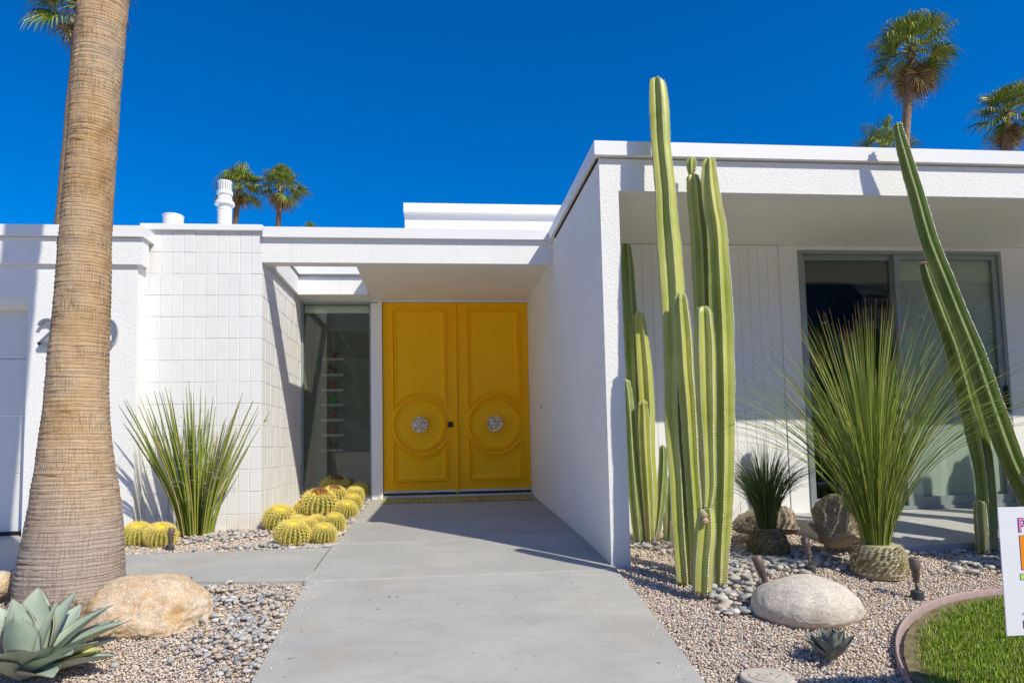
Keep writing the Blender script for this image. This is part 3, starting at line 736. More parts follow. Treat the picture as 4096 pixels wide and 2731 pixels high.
# ------------------------------------------------------------------ patio
m = MB(); V = []
for y, z in ((YWIN+.004, -.088), (-3.25, -.12), (-3.84, -.222)):
    for x in (3.02, 10): V += [(x, y, z)]
V += [(3.02, -3.84, -.35), (10, -3.84, -.35), (3.02, YWIN+.004, -.35)]
m.add(V, [(0, 2, 3, 1), (2, 4, 5, 3), (4, 6, 7, 5), (0, 8, 6, 4, 2)])
tag(part('patio', m, M['patio']), kind='structure')
# ------------------------------------------------------------------ door mat
pL = G(873, 1157); pR = G(1232, 1151)
m = MB(); V = []; F = []; nxx = 2
yy0, yy1 = -.50, -.08
V = [(-.735, yy0, float(gz(yy0))+.003), (1.085, yy0-.02, float(gz(yy0))+.003), (1.10, yy1, float(gz(yy1))+.003), (-.74, yy1, float(gz(yy1))+.003)]
V += [(x, y, z+.009) for x, y, z in V]
m.add(V, [(0,3,2,1), (4,5,6,7), (0,1,5,4), (1,2,6,5), (2,3,7,6), (3,0,4,7)])
tag(part('door_mat', m, M['mat']), 'long striped brown and yellow mat in front of the yellow doors', 'door mat')

# ------------------------------------------------------------------ boulders
def ico(sub):
    import bmesh
    bm = bmesh.new(); bmesh.ops.create_icosphere(bm, subdivisions=sub, radius=1)
    V = np.array([v.co[:] for v in bm.verts]); F = np.array([[v.index for v in f.verts] for f in bm.faces]); bm.free(); return V, F
from mathutils import noise as mn
def boulder(name, c, rx, ry, rz_, mat, label, seed, rough=.10, flat=.0, tilt=0, facets=0, rotz=0, sq=2.0, cat='boulder'):
    V, F = ico(6); out = np.empty_like(V); rr = random.Random(seed)
    planes = []
    for k in range(facets):
        n = Vector((rr.gauss(0, 1), rr.gauss(0, 1), rr.gauss(0, .8))).normalized(); planes.append((n, rr.uniform(.72, .9)))
    for i, v in enumerate(V):
        p = Vector(v); q = p*1.3+Vector((seed*3.1, seed*1.7, 0))
        s_ = 1/(abs(p.x)**sq+abs(p.y)**sq+abs(p.z)**sq)**(1/sq)
        d = 1+rough*mn.noise(q)*1.6+rough*.5*mn.noise(q*2.6)+rough*.22*mn.noise(q*7)+rough*.10*mn.noise(q*19)
        p = p*d*s_
        for n, h in planes:
            e = p.dot(n)-h
            if e > 0: p = p-n*e*.85
        x, y, z = p.x*rx, p.y*ry, p.z*rz_
        if z < -.1*rz_: z = -.1*rz_+(z+.1*rz_)*.55
        out[i] = (x*math.cos(tilt)+z*math.sin(tilt), y, -x*math.sin(tilt)+z*math.cos(tilt))
    if rotz:
        X = out[:, 0].copy(); out[:, 0] = X*math.cos(rotz)-out[:, 1]*math.sin(rotz); out[:, 1] = X*math.sin(rotz)+out[:, 1]*math.cos(rotz)
    me = npmesh(name, out, F); o = link(name, me, mat, None, True, tuple(map(float, c)))
    return tag(o, label, cat)
def BL(x, y, Y): q = AY(x, y, Y); return q
c = AY(342, 1408, -4.52); u = rpx(c)
boulder('boulder', c+np.array([0, 0, -.02]), 148*u, .26, 102*u, M['tanrock'], 'large tan granite boulder leaning against the foot of the big palm trunk', 3, .13, tilt=.05, sq=2.35)
c = AY(1851, 1392, -4.83); u = mpx(c)
boulder('boulder', c+np.array([0, 0, -.015]), 126*u, .24, 76*u, M['greyrock'], 'smooth pale egg-shaped boulder in front of the big grass tree', 8, .05, tilt=.02)
c = AY(1932, 1213, -3.80); u = mpx(c)
boulder('boulder', c, 62*u, .17, 76*u, M['darkrock'], 'upright ridged brown boulder behind the big grass tree', 12, .16, facets=5, tilt=-.15)
c = AY(1757, 1205, -3.30); u = mpx(c)
boulder('boulder', c, 74*u, .19, 47*u, M['brownrock'], 'low angular tan rock behind the small grass tree', 21, .16, facets=7)
c = AY(1872, 1212, -3.75); u = mpx(c)
boulder('rock', c, 17*u, .05, 8*u, M['brownrock'], 'small flat shard of rock beside the upright brown boulder', 5, .2, facets=5, tilt=.8, cat='rock')
c = AY(-6, 1352, -4.15); u = mpx(c)
boulder('boulder', c, 30*u, .13, 37*u, M['tanrock'], 'tan boulder cut by the left edge, left of the palm trunk', 31, .1)

# ------------------------------------------------------------------ palms
def bark_trunk(name, pts, rad, parent, n=96, ringp=.03, mat=None, amp=.0075):
    """pts centre line (world); radii; ridged rings modelled, uv in metres"""
    P = [np.array(p, float) for p in pts]; L = [0]
    for i in range(1, len(P)): L.append(L[-1]+float(np.linalg.norm(P[i]-P[i-1])))
    tot = L[-1]; st = ringp/4; k = int(tot/st); V = []; UV = []; rr = random.Random(2)
    ts = np.linspace(0, tot, k+1)
    cx = [np.interp(ts, L, [p[i] for p in P]) for i in range(3)]; rd = np.interp(ts, L, rad)
    # smooth the centre line and the radius
    def sm(a):
        w_ = max(1, int(.16/st)); b = np.concatenate([np.full(w_, a[0]), a, np.full(w_, a[-1])]); ker = np.ones(2*w_+1)/(2*w_+1); r_ = np.convolve(b, ker, 'valid'); r_[0] = a[0]; return r_
    cx = [sm(c) for c in cx]; rd = sm(rd)
    ph = 0
    for j in range(k+1):
        ph += st/ringp*(1+.35*mn.noise(Vector((0, 0, ts[j]*9))))
        fr_ = ph % 1
        for i in range(n+1):
            a = 2*PI*i/n
            q = Vector((math.cos(a)*1.5, math.sin(a)*1.5, ts[j]*3))
            r = rd[j]*(1+.03*mn.noise(q*.8)) + amp*(1-fr_)*(.5+mn.noise(q*3)) + .003*mn.noise(q*9)
            V.append((cx[0][j]+r*math.cos(a), cx[1][j]+r*math.sin(a), cx[2][j])); UV.append((a*.22, ts[j]))
    F = [(j*(n+1)+i, j*(n+1)+i+1, (j+1)*(n+1)+i+1, (j+1)*(n+1)+i) for j in range(k) for i in range(n)]
    off = np.array(parent.location) if parent else 0
    me = npmesh(name, np.array(V)-off, F)
    uvl = me.uv_layers.new(name='UVMap'); UV = np.array(UV, dtype=np.float32); li = np.empty(len(me.loops), dtype=np.int32); me.loops.foreach_get('vertex_index', li)
    uvl.data.foreach_set('uv', UV[li].ravel())
    return link(name, me, mat or M['bark'], parent, True)

def fan_fronds(seed, n, R0, dirs, droop=1.0, plen=(.45, .85), blade=(.62, .85)):
    """returns (V,F) numpy of leaflets and list of petiole curves"""
    rr = random.Random(seed); V = []; F = []; pet = []
    for (az, el) in dirs:
        d = Vector((math.cos(az)*math.cos(el), math.sin(az)*math.cos(el), math.sin(el)))
        pl_ = rr.uniform(*plen)*R0; bl = rr.uniform(*blade)*R0
        side = d.cross(Vector((0, 0, 1)))
        side = side.normalized() if side.length > .01 else Vector((1, 0, 0))
        upv = side.cross(d).normalized()
        roll = rr.uniform(-.5, .5); side = (side*math.cos(roll)+upv*math.sin(roll)).normalized(); upv = side.cross(d).normalized()
        base = Vector((0, 0, 0)); tip = d*pl_+Vector((0, 0, -.10*droop*pl_))
        pet.append([base, d*pl_*.5+Vector((0, 0, .02)), tip])
        nl = 24
        for k in range(nl):
            a = (k/(nl-1)-.5)*PI*1.25+rr.uniform(-.03, .03)
            ln = bl*(1-.25*(abs(a)/1.9)**2)*rr.uniform(.9, 1.08)
            dd = (d*math.cos(a)+side*math.sin(a)).normalized()
            dd = (dd+upv*.22*abs(math.sin(a))).normalized()      # costapalmate fold
            wdt = ln*.058; sd = dd.cross(upv).normalized()
            s1 = tip+dd*ln*.45; s2 = tip+dd*ln*.74+Vector((0, 0, -1))*ln*.09*droop*rr.uniform(.6, 1.5); s3 = s2+(dd*.45+Vector((0, 0, -1))*rr.uniform(.5, 1.1)*droop).normalized()*ln*.34
            b_ = len(V)
            for p, ww in ((tip, .15), (s1, 1), (s2, .7)): V += [tuple(p-sd*wdt*ww*.5), tuple(p+sd*wdt*ww*.5+upv*wdt*.25)]
            V += [tuple(s3), tuple(s3+sd*wdt*.1)]
            F += [(b_, b_+1, b_+3, b_+2), (b_+2, b_+3, b_+5, b_+4), (b_+4, b_+5, b_+7, b_+6)]
    return V, F, pet
def palm(label, base, crown, rtr, R0, seed, nfr, dead, group, hang=None, trunk_mat=None, big=False, topz=None):
    """base and crown: world points; trunk leans between them"""
    t_ = top('palm_tree', label, 'palm tree', base, group)
    b = Vector(base); c = Vector(crown); rr = random.Random(seed)
    if not big:
        pts = [b+(c-b)*k/24 for k in range(25)]
        m = MB(); m.tube(pts, [rtr*(1.25-.35*k/24)*(1+.05*math.sin(k*2.1)) for k in range(25)], 14); part('trunk', m, M['farbark'], t_, True)
    cr = Vector(c)-b
    dirs = []
    for k in range(nfr):
        az = k*2.39996+rr.uniform(-.25, .25); f = (k+.5)/nfr
        el = math.radians(86-128*f**.9+rr.uniform(-12, 12)); dirs.append((az, el))
    V, F, pet = fan_fronds(seed, nfr, R0, dirs)
    me = npmesh('crown', np.array(V)+np.array(cr), F); link('crown', me, M['frond'], t_)
    m = MB()
    for p in pet: m.tube([q+c for q in p], [.03, .022, .012], 5)
    part('petioles', m, M['petiole'], t_)
    if dead:
        dirs = [(rr.uniform(0, 2*PI), math.radians(rr.uniform(-86, -62))) for _ in range(dead)]
        V, F, pet = fan_fronds(seed+50, dead, R0*1.0, dirs, .3, (.3, .95), (.45, .6))
        me = npmesh('dead_fronds', np.array(V)+np.array(cr)+np.array([0, 0, -.05]), F); link('dead_fronds', me, M['deadfrond'], t_)
    return t_
def at(x, y, d):
    r = ray(x, y); return CC+r*d
def far_palm(label, x, yc, xb, yb, d, rtr, wpx, seed, nfr=34, dead=8, group='distant palms above the roofs'):
    c = at(x, yc, d); r = at(xb, yb, d); k = (c[2]+.0)/(c[2]-r[2]) if abs(c[2]-r[2]) > .05 else 1
    b = c+(r-c)*k; b[2] = -.05
    R0 = wpx*K/CP['f']*d/2/1.30
    return palm(label, tuple(b), tuple(c), rtr, R0, seed, nfr, dead, group)
far_palm('tall palm rising above the right roof, its crown near the top of the sky', 2094, 118, 2080, 300, 21, .135, 215, 11, 38, 16)
far_palm('low palm crown just peeking over the roof behind the tall right palm', 2026, 345, 2030, 420, 26, .15, 165, 23, 24, 4)
far_palm('palm crown above the roof at the right edge of the picture', 2314, 262, 2310, 345, 24, .17, 165, 36, 34, 14)
far_palm('left of the two distant palms, partly hidden by the roof flue', 549, 430, 541, 505, 42, .17, 122, 47, 34, 9)
far_palm('right of the two distant palms beside the roof flue', 645, 428, 639, 515, 42, .17, 126, 58, 34, 9)
far_palm('tiny far palm top just visible over the entry roof', 712, 528, 712, 560, 60, .2, 45, 69, 22, 0)
far_palm('slim palm standing behind the big palm trunk at the left', 186, 14, 140, 520, 20, .165, 245, 72, 30, 10)

# the big palm
base = G(165, 1392); Yp = base[1]
pts = []; rad = []
for (xl, xr, y) in [(20, 310, 1440), (36, 296, 1330), (40, 294, 1290), (50, 291, 1240), (60, 285, 1180), (80, 269, 1080), (94, 256, 980), (104, 252, 880), (113, 254, 780), (124, 257, 680), (132, 259, 580), (140, 262, 480), (149, 268, 380), (156, 274, 280), (163, 281, 180), (172, 289, 80), (178, 297, 0), (185, 304, -80)]:
    q = AY((xl+xr)/2, y, Yp); pts.append(q); rad.append((xr-xl)/2*rpx(q)*.985)
d_ = (pts[-1]-pts[-4]); d_ = d_/np.linalg.norm(d_)
dd = 0
for k in range(1, 9):
    q = pts[-1]+np.array([.06, 0, .95]); pts.append(q); rad.append(rad[-1]*.975)
pt = top('palm_tree', 'huge foreground palm trunk with cracked ringed bark at the left', 'palm tree', (pts[1][0], Yp, float(gz(Yp))))
bark_trunk('trunk', pts, rad, pt)
# fibrous root skirt at the base
m = MB(); rr = random.Random(9); bx, by = pts[1][0], Yp; br = rad[1]
for k in range(1600):
    a = rr.uniform(0, 2*PI); r = br*rr.uniform(.95, 1.05); z = float(gz(Yp))+rr.uniform(-.03, .10); ln = rr.uniform(.02, .05)
    p = Vector((bx+r*math.cos(a), by+r*math.sin(a), z)); q = p+Vector((math.cos(a)*rr.uniform(0, .03)+rr.uniform(-.02, .02), math.sin(a)*rr.uniform(0, .03)+rr.uniform(-.02, .02), -ln))
    m.tube([p, q], [.0035, .002], 4)
part('roots', m, M['root'], pt, fix=False)
c = Vector(pts[-1]); rr = random.Random(4); dirs = [(k*2.39996, math.radians(80-115*((k+.5)/40)**.85)) for k in range(40)]
V, F, pet = fan_fronds(5, 40, 1.05, dirs)
me = npmesh('crown', np.array(V)+np.array(c)-np.array(pt.location), F); link('crown', me, M['frond'], pt)
m = MB()
for p in pet: m.tube([q+c for q in p], [.03, .022, .012], 5)
part('petioles', m, M['petiole'], pt)

# ------------------------------------------------------------------ columnar cacti
def catmull(P, n):
    P = np.array(P, float); out = []
    Q = np.vstack([2*P[0]-P[1], P, 2*P[-1]-P[-2]])
    for i in range(len(P)-1):
        p0, p1, p2, p3 = Q[i:i+4]
        for k in range(n):
            t = k/n; out.append(.5*((2*p1)+(-p0+p2)*t+(2*p0-5*p1+4*p2-p3)*t*t+(-p0+3*p1-3*p2+p3)*t**3))
    out.append(P[-1]); return np.array(out)
def stem(parent, pic, Y0, Y1, ribs=6, phase=0, mat=None, flat=False, name='stem', seed=0, deep=.46):
    """pic: (x, y, halfwidth) from the tip down, picture units; Y0 depth at tip, Y1 at foot"""
    pts = []; rad = []; n = len(pic)
    ytop, ybot = pic[0][1], pic[-1][1]
    for i, (x, y, hw) in enumerate(pic):
        Y = Y0+(Y1-Y0)*(y-ytop)/(ybot-ytop); q = AY(x, y, Y); pts.append(q); rad.append(hw*rpx(q)*1.04)
    C4 = np.column_stack([np.array(pts), rad]); S = catmull(C4, 10); S = S[::-1]      # foot first
    # rebuild the dome at the tip
    cen = S[:, :3]; r = np.maximum(S[:, 3], .004)
    L = np.concatenate([[0], np.cumsum(np.linalg.norm(np.diff(cen, axis=0), axis=1))]); tot = L[-1]
    stp = .018; ts = list(np.arange(0, tot, stp))
    rt_ = float(np.interp(tot-.06, L, r)); 
    if not flat:
        for k in range(1, 9): ts.append(tot-rt_*(1-math.sin(k/8*PI/2)))
        ts = sorted(set([t_ for t_ in ts if t_ <= tot-rt_]+[tot-rt_*(1-math.sin(k/8*PI/2)) for k in range(0, 9)]))
    ts = np.array(ts)
    cx = np.column_stack([np.interp(ts, L, cen[:, i]) for i in range(3)]); rr_ = np.interp(ts, L, r)
    if not flat:
        for i, t_ in enumerate(ts):
            e = tot-t_
            if e < rt_: rr_[i] = max(rt_*math.sqrt(max(0, 1-(1-e/rt_)**2)), .002)
            rr_[i] = rr_[i]
    NS = ribs*8; V = []; F = []; tips = []
    for j in range(len(ts)):
        tg = cx[min(j+1, len(ts)-1)]-cx[max(j-1, 0)]; tg = tg/np.linalg.norm(tg)
        a = np.cross(tg, [0, 1, 0]); a /= np.linalg.norm(a); b = np.cross(tg, a)
        lump = 1+.05*mn.noise(Vector((seed*7.7, 3, ts[j]*5)))+.03*mn.noise(Vector((seed*3.7, 9, ts[j]*14)))
        for i in range(NS):
            w_ = 2*PI*i/NS; c_ = ((i % 8)/8)            # 0 on the rib edge
            tri = abs(c_*2-1)                            # 1 on rib, 0 in the valley
            k = 1-deep*(1-tri**1.1)*(1 if rr_[j] > .02 else .5)
            q = cx[j]+(a*math.cos(w_+phase)+b*math.sin(w_+phase))*rr_[j]*lump*k
            V.append(q)
            if i % 8 == 0: tips.append((q, (q-cx[j])/max(1e-6, np.linalg.norm(q-cx[j])), tg, ts[j], i))
    for j in range(len(ts)-1):
        for i in range(NS):
            q, w_ = j*NS+i, j*NS+(i+1) % NS; F.append((q, w_, w_+NS, q+NS))
    off = np.array(parent.location); mm = MB(); mm.v = [tuple(map(float, v)) for v in V]; mm.f = F
    mm.f.append(tuple((len(ts)-1)*NS+i for i in range(NS))); mm.f.append(tuple(range(NS-1, -1, -1)))
    # areoles: little tufts on every rib edge
    rr = random.Random(seed); tv = []; tf = []
    last = {}
    for q, nrm, tg, t_, i in tips:
        if t_-last.get(i, -1) < .0135: continue
        last[i] = t_
        s_ = .0044*rr.uniform(.8, 1.4); q = q+nrm*.0005; sd = np.cross(nrm, tg)
        b_ = len(tv); tv += [q+nrm*s_*1.2, q+tg*s_*1.5, q-tg*s_*1.5, q+sd*s_, q-sd*s_]
        tf += [(b_, b_+1, b_+3), (b_, b_+3, b_+2), (b_, b_+2, b_+4), (b_, b_+4, b_+1)]
        if rr.random() < .35:
            e = q+(nrm+.6*np.array([rr.uniform(-1, 1) for _ in range(3)]))*rr.uniform(.006, .014); b_ = len(tv)
            tv += [q+sd*.0007, q-sd*.0007, e]; tf += [(b_, b_+1, b_+2)]
    nb_ = len(mm.f); mm.add(tv, tf)
    o = part(name, mm, mat or M['cactus'], parent, True, fix=False)
    me_ = o.data; vs = np.empty(len(me_.edges)*2, dtype=np.int32); me_.edges.foreach_get('vertices', vs); vs = vs.reshape(-1, 2)
    shp = (vs[:, 0] % NS % 8 == 0) & (vs[:, 1] % NS == vs[:, 0] % NS) & (vs.max(1) < len(ts)*NS)
    ae = me_.attributes.new('sharp_edge', 'BOOLEAN', 'EDGE'); ae.data.foreach_set('value', shp)
    me_.materials.append(M['spine']); mi = np.zeros(len(me_.polygons), dtype=np.int32); mi[nb_:] = 1; me_.polygons.foreach_set('material_index', mi)
    return o
q = G(1605, 1350)
c1 = top('cactus', 'tall clump of pale green ribbed cactus columns in front of the wing wall', 'cactus', q)
YF = -4.57
stem(c1, [(1507,179,18),(1511,230,22),(1516,330,23),(1526,433,24),(1529,500,26),(1536,583,29),(1542,671,28),(1545,760,26),(1546,850,24),(1547,960,23),(1555,1080,21),(1561,1200,21),(1571,1338,20)], -4.075, -4.30, 5, .35, seed=1)
stem(c1, [(1628,364,14),(1630,425,21),(1637,480,23),(1646,539,25),(1654,693,29),(1659,820,29),(1662,1000,26),(1660,1150,25),(1655,1260,22),(1653,1342,18)], -4.14, -4.36, 6, .2, seed=2)
stem(c1, [(1589,398,11),(1594,429,16),(1598,480,17),(1606,560,18),(1611,671,18),(1615,800,18),(1618,950,18),(1620,1150,18),(1622,1330,16)], -4.04, -4.22, 6, .5, seed=3)
stem(c1, [(1588,362,9),(1588,378,12.5),(1589,398,8)], -4.045, -4.045, 6, .1, seed=4)
stem(c1, [(1615,703,17),(1617,735,21),(1619,790,24),(1621,870,24),(1623,940,22),(1627,1040,18),(1629,1110,16),(1625,1168,12)], YF-.02, YF-.01, 5, .62, seed=5)
stem(c1, [(1563,674,13),(1565,715,18),(1570,780,20),(1574,850,20),(1581,930,19),(1588,1050,17),(1595,1150,17),(1600,1250,16),(1602,1340,15)], -4.31, -4.33, 6, .0, seed=6)
stem(c1, [(1620,1166,18),(1621,1190,21),(1619,1230,24),(1614,1290,23),(1612,1360,22)], YF, YF, 5, .5, flat=True, seed=7)
p = AY(1621, 1172, YF-.03); u = mpx(p)
m = MB(); V, F = ico(3)
for k, (dx, dy, s_) in enumerate([(0, 0, 15), (-5, 12, 9), (-2, 26, 8)]):
    q = AY(1621+dx, 1170+dy, YF-.055 if k else YF)
    vv = [q+np.array([v[0]*s_*u, v[1]*s_*u*.7, v[2]*s_*u*(.35 if k == 0 else 1)])*(1+.25*mn.noise(Vector(v)*3)) for v in V]; m.add(vv, [tuple(f) for f in F])
part('cut_scar', m, M['cork'], c1, True)
q = G(1497, 1240); YB_ = float(q[1])
c2 = top('cactus', 'clump of cactus columns, shade put into their green, in the corner behind the wing wall edge', 'cactus', q)
stem(c2, [(1437,559,10),(1440,620,15),(1447,740,17),(1452,850,17),(1458,950,16),(1466,1050,16),(1476,1150,15),(1486,1238,13)], YB_+.1, YB_+.1, 5, .4, M['cactusb'], seed=11)
stem(c2, [(1467,716,11),(1469,745,14),(1474,793,17),(1482,903,19),(1486,1028,18),(1492,1130,17),(1497,1240,13)], YB_, YB_, 5, .5, M['cactus'], seed=12)
stem(c2, [(1437,872,7),(1441,900,10),(1446,960,12),(1451,1050,14),(1459,1150,15),(1468,1243,12)], YB_-.03, YB_-.05, 5, .2, M['cactusb'], seed=13)
stem(c2, [(1476,918,9),(1478,955,13),(1481,1030,14),(1487,1130,13),(1493,1240,10)], YB_-.10, YB_-.08, 6, .3, M['cactus'], seed=14)
stem(c2, [(1522,1022,7),(1523,1060,10),(1519,1130,11),(1511,1200,10),(1503,1242,9)], YB_+.02, YB_, 5, .1, M['cactusb'], seed=15)
stem(c2, [(1538,1090,8),(1537,1130,11),(1535,1190,12),(1534,1243,10)], YB_+.05, YB_+.05, 5, .5, M['cactusb'], seed=16)
q = G(2262, 1262); YR = float(q[1])
c3 = top('cactus', 'cactus with long columns leaning over the wing roof at the right', 'cactus', q)
stem(c3, [(2060,282,9),(2065,310,12),(2076,350,15),(2090,400,17),(2105,450,18),(2133,550,20),(2172,650,21.5),(2212,750,23),(2243,829,25.5),(2288,961,29),(2325,1060,29),(2368,1150,28),(2410,1262,26)], -4.105, -4.0, 5, .95, M['cactusg'], seed=21, deep=.58)
stem(c3, [(2122,606,12),(2131,640,16),(2160,720,20),(2190,800,23),(2223,920,27),(2243,1000,28),(2258,1080,25),(2264,1150,24),(2268,1262,24)], YR+.08, YR, 5, 1.1, M['cactusg'], flat=True, seed=22, deep=.55)
stem(c3, [(2250,1149,12),(2251,1180,14),(2254,1225,15),(2256,1266,14)], YR-.09, YR-.07, 6, .3, M['cactusb'], seed=23)
def W2P(q):
    d = np.array(q)-CC; z = d@FW; return (CP['px']+CP['f']*(d@RT)/z)/K, (CP['py']-CP['f']*(d@UP)/z)/K
def world_stem(parent, x, y, h, r, lean, ribs, ph, mat, seed):
    pic = []
    for f in (1, .8, .6, .4, .2, 0):
        q = (x+lean*f*f*h, y, float(gz(y))-.02+f*h); a = W2P(q); pic.append((a[0], a[1], r*(1, 1.05, 1.1, 1.1, 1, .85)[int(round((1-f)*5))]/rpx(np.array(q))))
    stem(parent, pic, y, y, ribs, ph, mat, seed=seed)
c4 = top('cactus', 'upright cactus columns just outside the right edge, shading the patio', 'cactus', (5.6, -4.0, float(gz(-4))))
for k, (x, y, h, r, ln) in enumerate([(4.93, -3.98, 2.2, .105, .02), (4.74, -4.5, 2.4, .085, .0), (4.40, -4.92, 1.9, .10, .0), (4.62, -5.0, 2.0, .08, 0), (4.56, -4.62, 1.35, .09, .0), (5.62, -4.02, 2.3, .10, .0), (5.86, -3.9, 2.0, .10, .02), (6.08, -4.05, 2.5, .11, 0), (6.38, -3.95, 2.1, .10, .03), (6.75, -4.0, 2.2, .11, 0), (7.0, -3.9, 2.0, .1, 0)]):
    world_stem(c4, x, y, h, r, ln, 5, k*.3, M['cactusg'], 40+k)
p = AY(2122, 606, YR+.08); u = mpx(p); m = MB()
vv = [p+np.array([v[0]*13*u, v[1]*13*u, v[2]*3*u])*(1+.2*mn.noise(Vector(v)*3)) for v in V]; m.add(vv, [tuple(f) for f in F]); part('cut_scar', m, M['cork'], c3, True)

# ------------------------------------------------------------------ needle plants
def needles(name, parent, org, n, L, spread, r0, wdt, mat, seed, droop=.25, curl=.0, seg=7, flat=False, lean=(0, 0), power=1.0, curls=0, minl=.82, v0=.45, vb=2.2):
    rr = random.Random(seed); V = []; F = []; A = []; cur = MB()
    for k in range(n):
        az = rr.uniform(0, 2*PI); s_ = rr.random()**power; th = s_*spread+rr.uniform(-.05, .05)
        ln = L*rr.uniform(minl, 1.0)*(1-.08*s_)
        d0 = Vector((math.sin(th*v0)*math.cos(az), math.sin(th*v0)*math.sin(az), math.cos(th*v0)))
        d1 = Vector((math.sin(th)*math.cos(az)+lean[0], math.sin(th)*math.sin(az)+lean[1], math.cos(th))).normalized()
        p = Vector(org)+Vector((math.cos(az), math.sin(az), 0))*r0*min(1, s_*1.15)*rr.uniform(.7, 1)
        sd = d1.cross(Vector((rr.gauss(0, 1), rr.gauss(0, 1), .2))).normalized()
        b_ = len(V); dl = ln/seg; pts_ = []
        for j in range(seg+1):
            t_ = j/seg
            ww = wdt*(1-t_**3*.75)*.5
            up2 = d1.cross(sd)
            if flat: V += [tuple(p-sd*ww), tuple(p+sd*ww)]; A += [t_]*2
            else: V += [tuple(p-sd*ww), tuple(p+sd*ww*.5+up2*ww*.87), tuple(p+sd*ww*.5-up2*ww*.87)]; A += [t_]*3
            pts_.append(p.copy())
            dd = (d0*(1-min(1, t_*vb))+d1*min(1, t_*vb))
            dd = dd+Vector((0, 0, -1))*droop*t_*t_*(.4+math.sin(th))+Vector((rr.uniform(-1, 1), rr.uniform(-1, 1), 0))*curl*t_
            p = p+dd.normalized()*dl
        for j in range(seg):
            if flat: q = b_+2*j; F.append((q, q+1, q+3, q+2))
            else:
                q = b_+3*j
                for i in range(3): F.append((q+i, q+(i+1) % 3, q+3+(i+1) % 3, q+3+i))
        for c_ in range(curls):
            j = rr.randint(2, seg-1); q = pts_[j]; a0 = rr.uniform(0, 6.28); R_ = rr.uniform(.010, .028); sg = rr.choice((-1, 1))
            u_ = Vector((rr.gauss(0, 1), rr.gauss(0, 1), rr.gauss(0, 1))).normalized(); v_ = u_.cross(Vector((0, .3, 1))).normalized()
            cur.tube([q+u_*(R_*(math.cos(a0+sg*x*.7)-math.cos(a0)))*(1+x*.12)+v_*(R_*(math.sin(a0+sg*x*.7)-math.sin(a0)))*(1+x*.12) for x in range(7)], [.0011]*6+[.0004], 3, False)
    nb_ = len(F)
    if curls: F += [tuple(i+len(V) for i in q) for q in cur.f]; V += cur.v; A += [0]*len(cur.v)
    me = npmesh(name, np.array(V)-np.array(parent.location), F)
    at_ = me.attributes.new('tip', 'FLOAT', 'POINT'); at_.data.foreach_set('value', np.array(A, dtype=np.float32))
    o = link(name, me, mat, parent, not flat)
    if curls:
        me.materials.append(M['fibre']); mi = np.zeros(len(me.polygons), dtype=np.int32); mi[nb_:] = 1; me.polygons.foreach_set('material_index', mi)
    return o
def woven(parent, c, r, h, mat, seed, taper=.8):
    """stump wrapped in overlapping leaf bases"""
    m = MB(); rr = random.Random(seed); m.lathe([(r*.9, -.03), (r*.96, h*.25), (r*.91, h*.6), (r*taper*.90, h*.97), (r*.2, h)], c, 32)
    rows = int(h/.0165)
    for j in range(rows):
        z = h*(j+.2)/rows; f = z/h; rad_ = r*(1+.05*math.sin(f*PI))*(1-(1-taper)*f**2); n = int(2*PI*rad_/.036)
        for i in range(n):
            a = 2*PI*(i+.5*(j % 2))/n+rr.uniform(-.03, .03); ca, sa = math.cos(a), math.sin(a); R_ = rad_*rr.uniform(.98, 1.03)
            o_ = Vector((c[0]+ca*R_, c[1]+sa*R_, c[2]+z)); tg = Vector((-sa, ca, .28)); out_ = Vector((ca, sa, 0))
            w_ = .021; hh = .0085
            m.add([o_-tg*w_-out_*.004, o_+Vector((0, 0, hh))+out_*.007, o_+tg*w_-out_*.002, o_-Vector((0, 0, hh))+out_*.004, o_-out_*.012], [(0, 3, 1), (3, 2, 1), (0, 1, 4), (1, 2, 4), (2, 3, 4), (3, 0, 4)])
    return part('trunk', m, mat, parent, fix=False)
q = G(2020, 1312); YT = q[1]; u = mpx(q)
gt = top('grass_tree', 'big grass tree with a woven pale stump and tall fountain of green needles', 'grass tree', q)
woven(gt, (q[0], q[1], q[2]), 57*u, 64*u, M['scale'], 3)
oz = q[2]+58*u
needles('leaves', gt, (q[0]-.005, q[1], oz), 280, 1.72, .74, .085, .0062, M['bigblade'], 4, droop=.10, power=.85, minl=.68, v0=.28, vb=1.35, seg=9)
needles('leaves', gt, (q[0]-.005, q[1], oz), 150, 1.86, 1.30, .085, .0054, M['bigblade'], 14, droop=.16, power=.4, minl=.78, v0=.25, vb=1.3, seg=9)
q = G(1765, 1268); u = mpx(q)
gs = top('grass_tree', 'small grass tree with drooping needles, coloured dark for the shade of the big one', 'grass tree', q)
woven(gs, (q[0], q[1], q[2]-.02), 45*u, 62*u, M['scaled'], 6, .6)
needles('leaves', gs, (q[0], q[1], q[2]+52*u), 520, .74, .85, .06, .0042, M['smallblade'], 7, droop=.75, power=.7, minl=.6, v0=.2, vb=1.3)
q = G(450, 1226); u = mpx(q)
hs_ = top('hesperaloe', 'stiff grassy clump with curly white fibres in front of the block wall', 'plant', q)
needles('leaves', hs_, (q[0], q[1]+.02, q[2]), 112, 1.42, .50, .15, .021, M['hesp'], 5, droop=.12, curl=.02, power=.62, curls=3, seg=8, minl=.62)

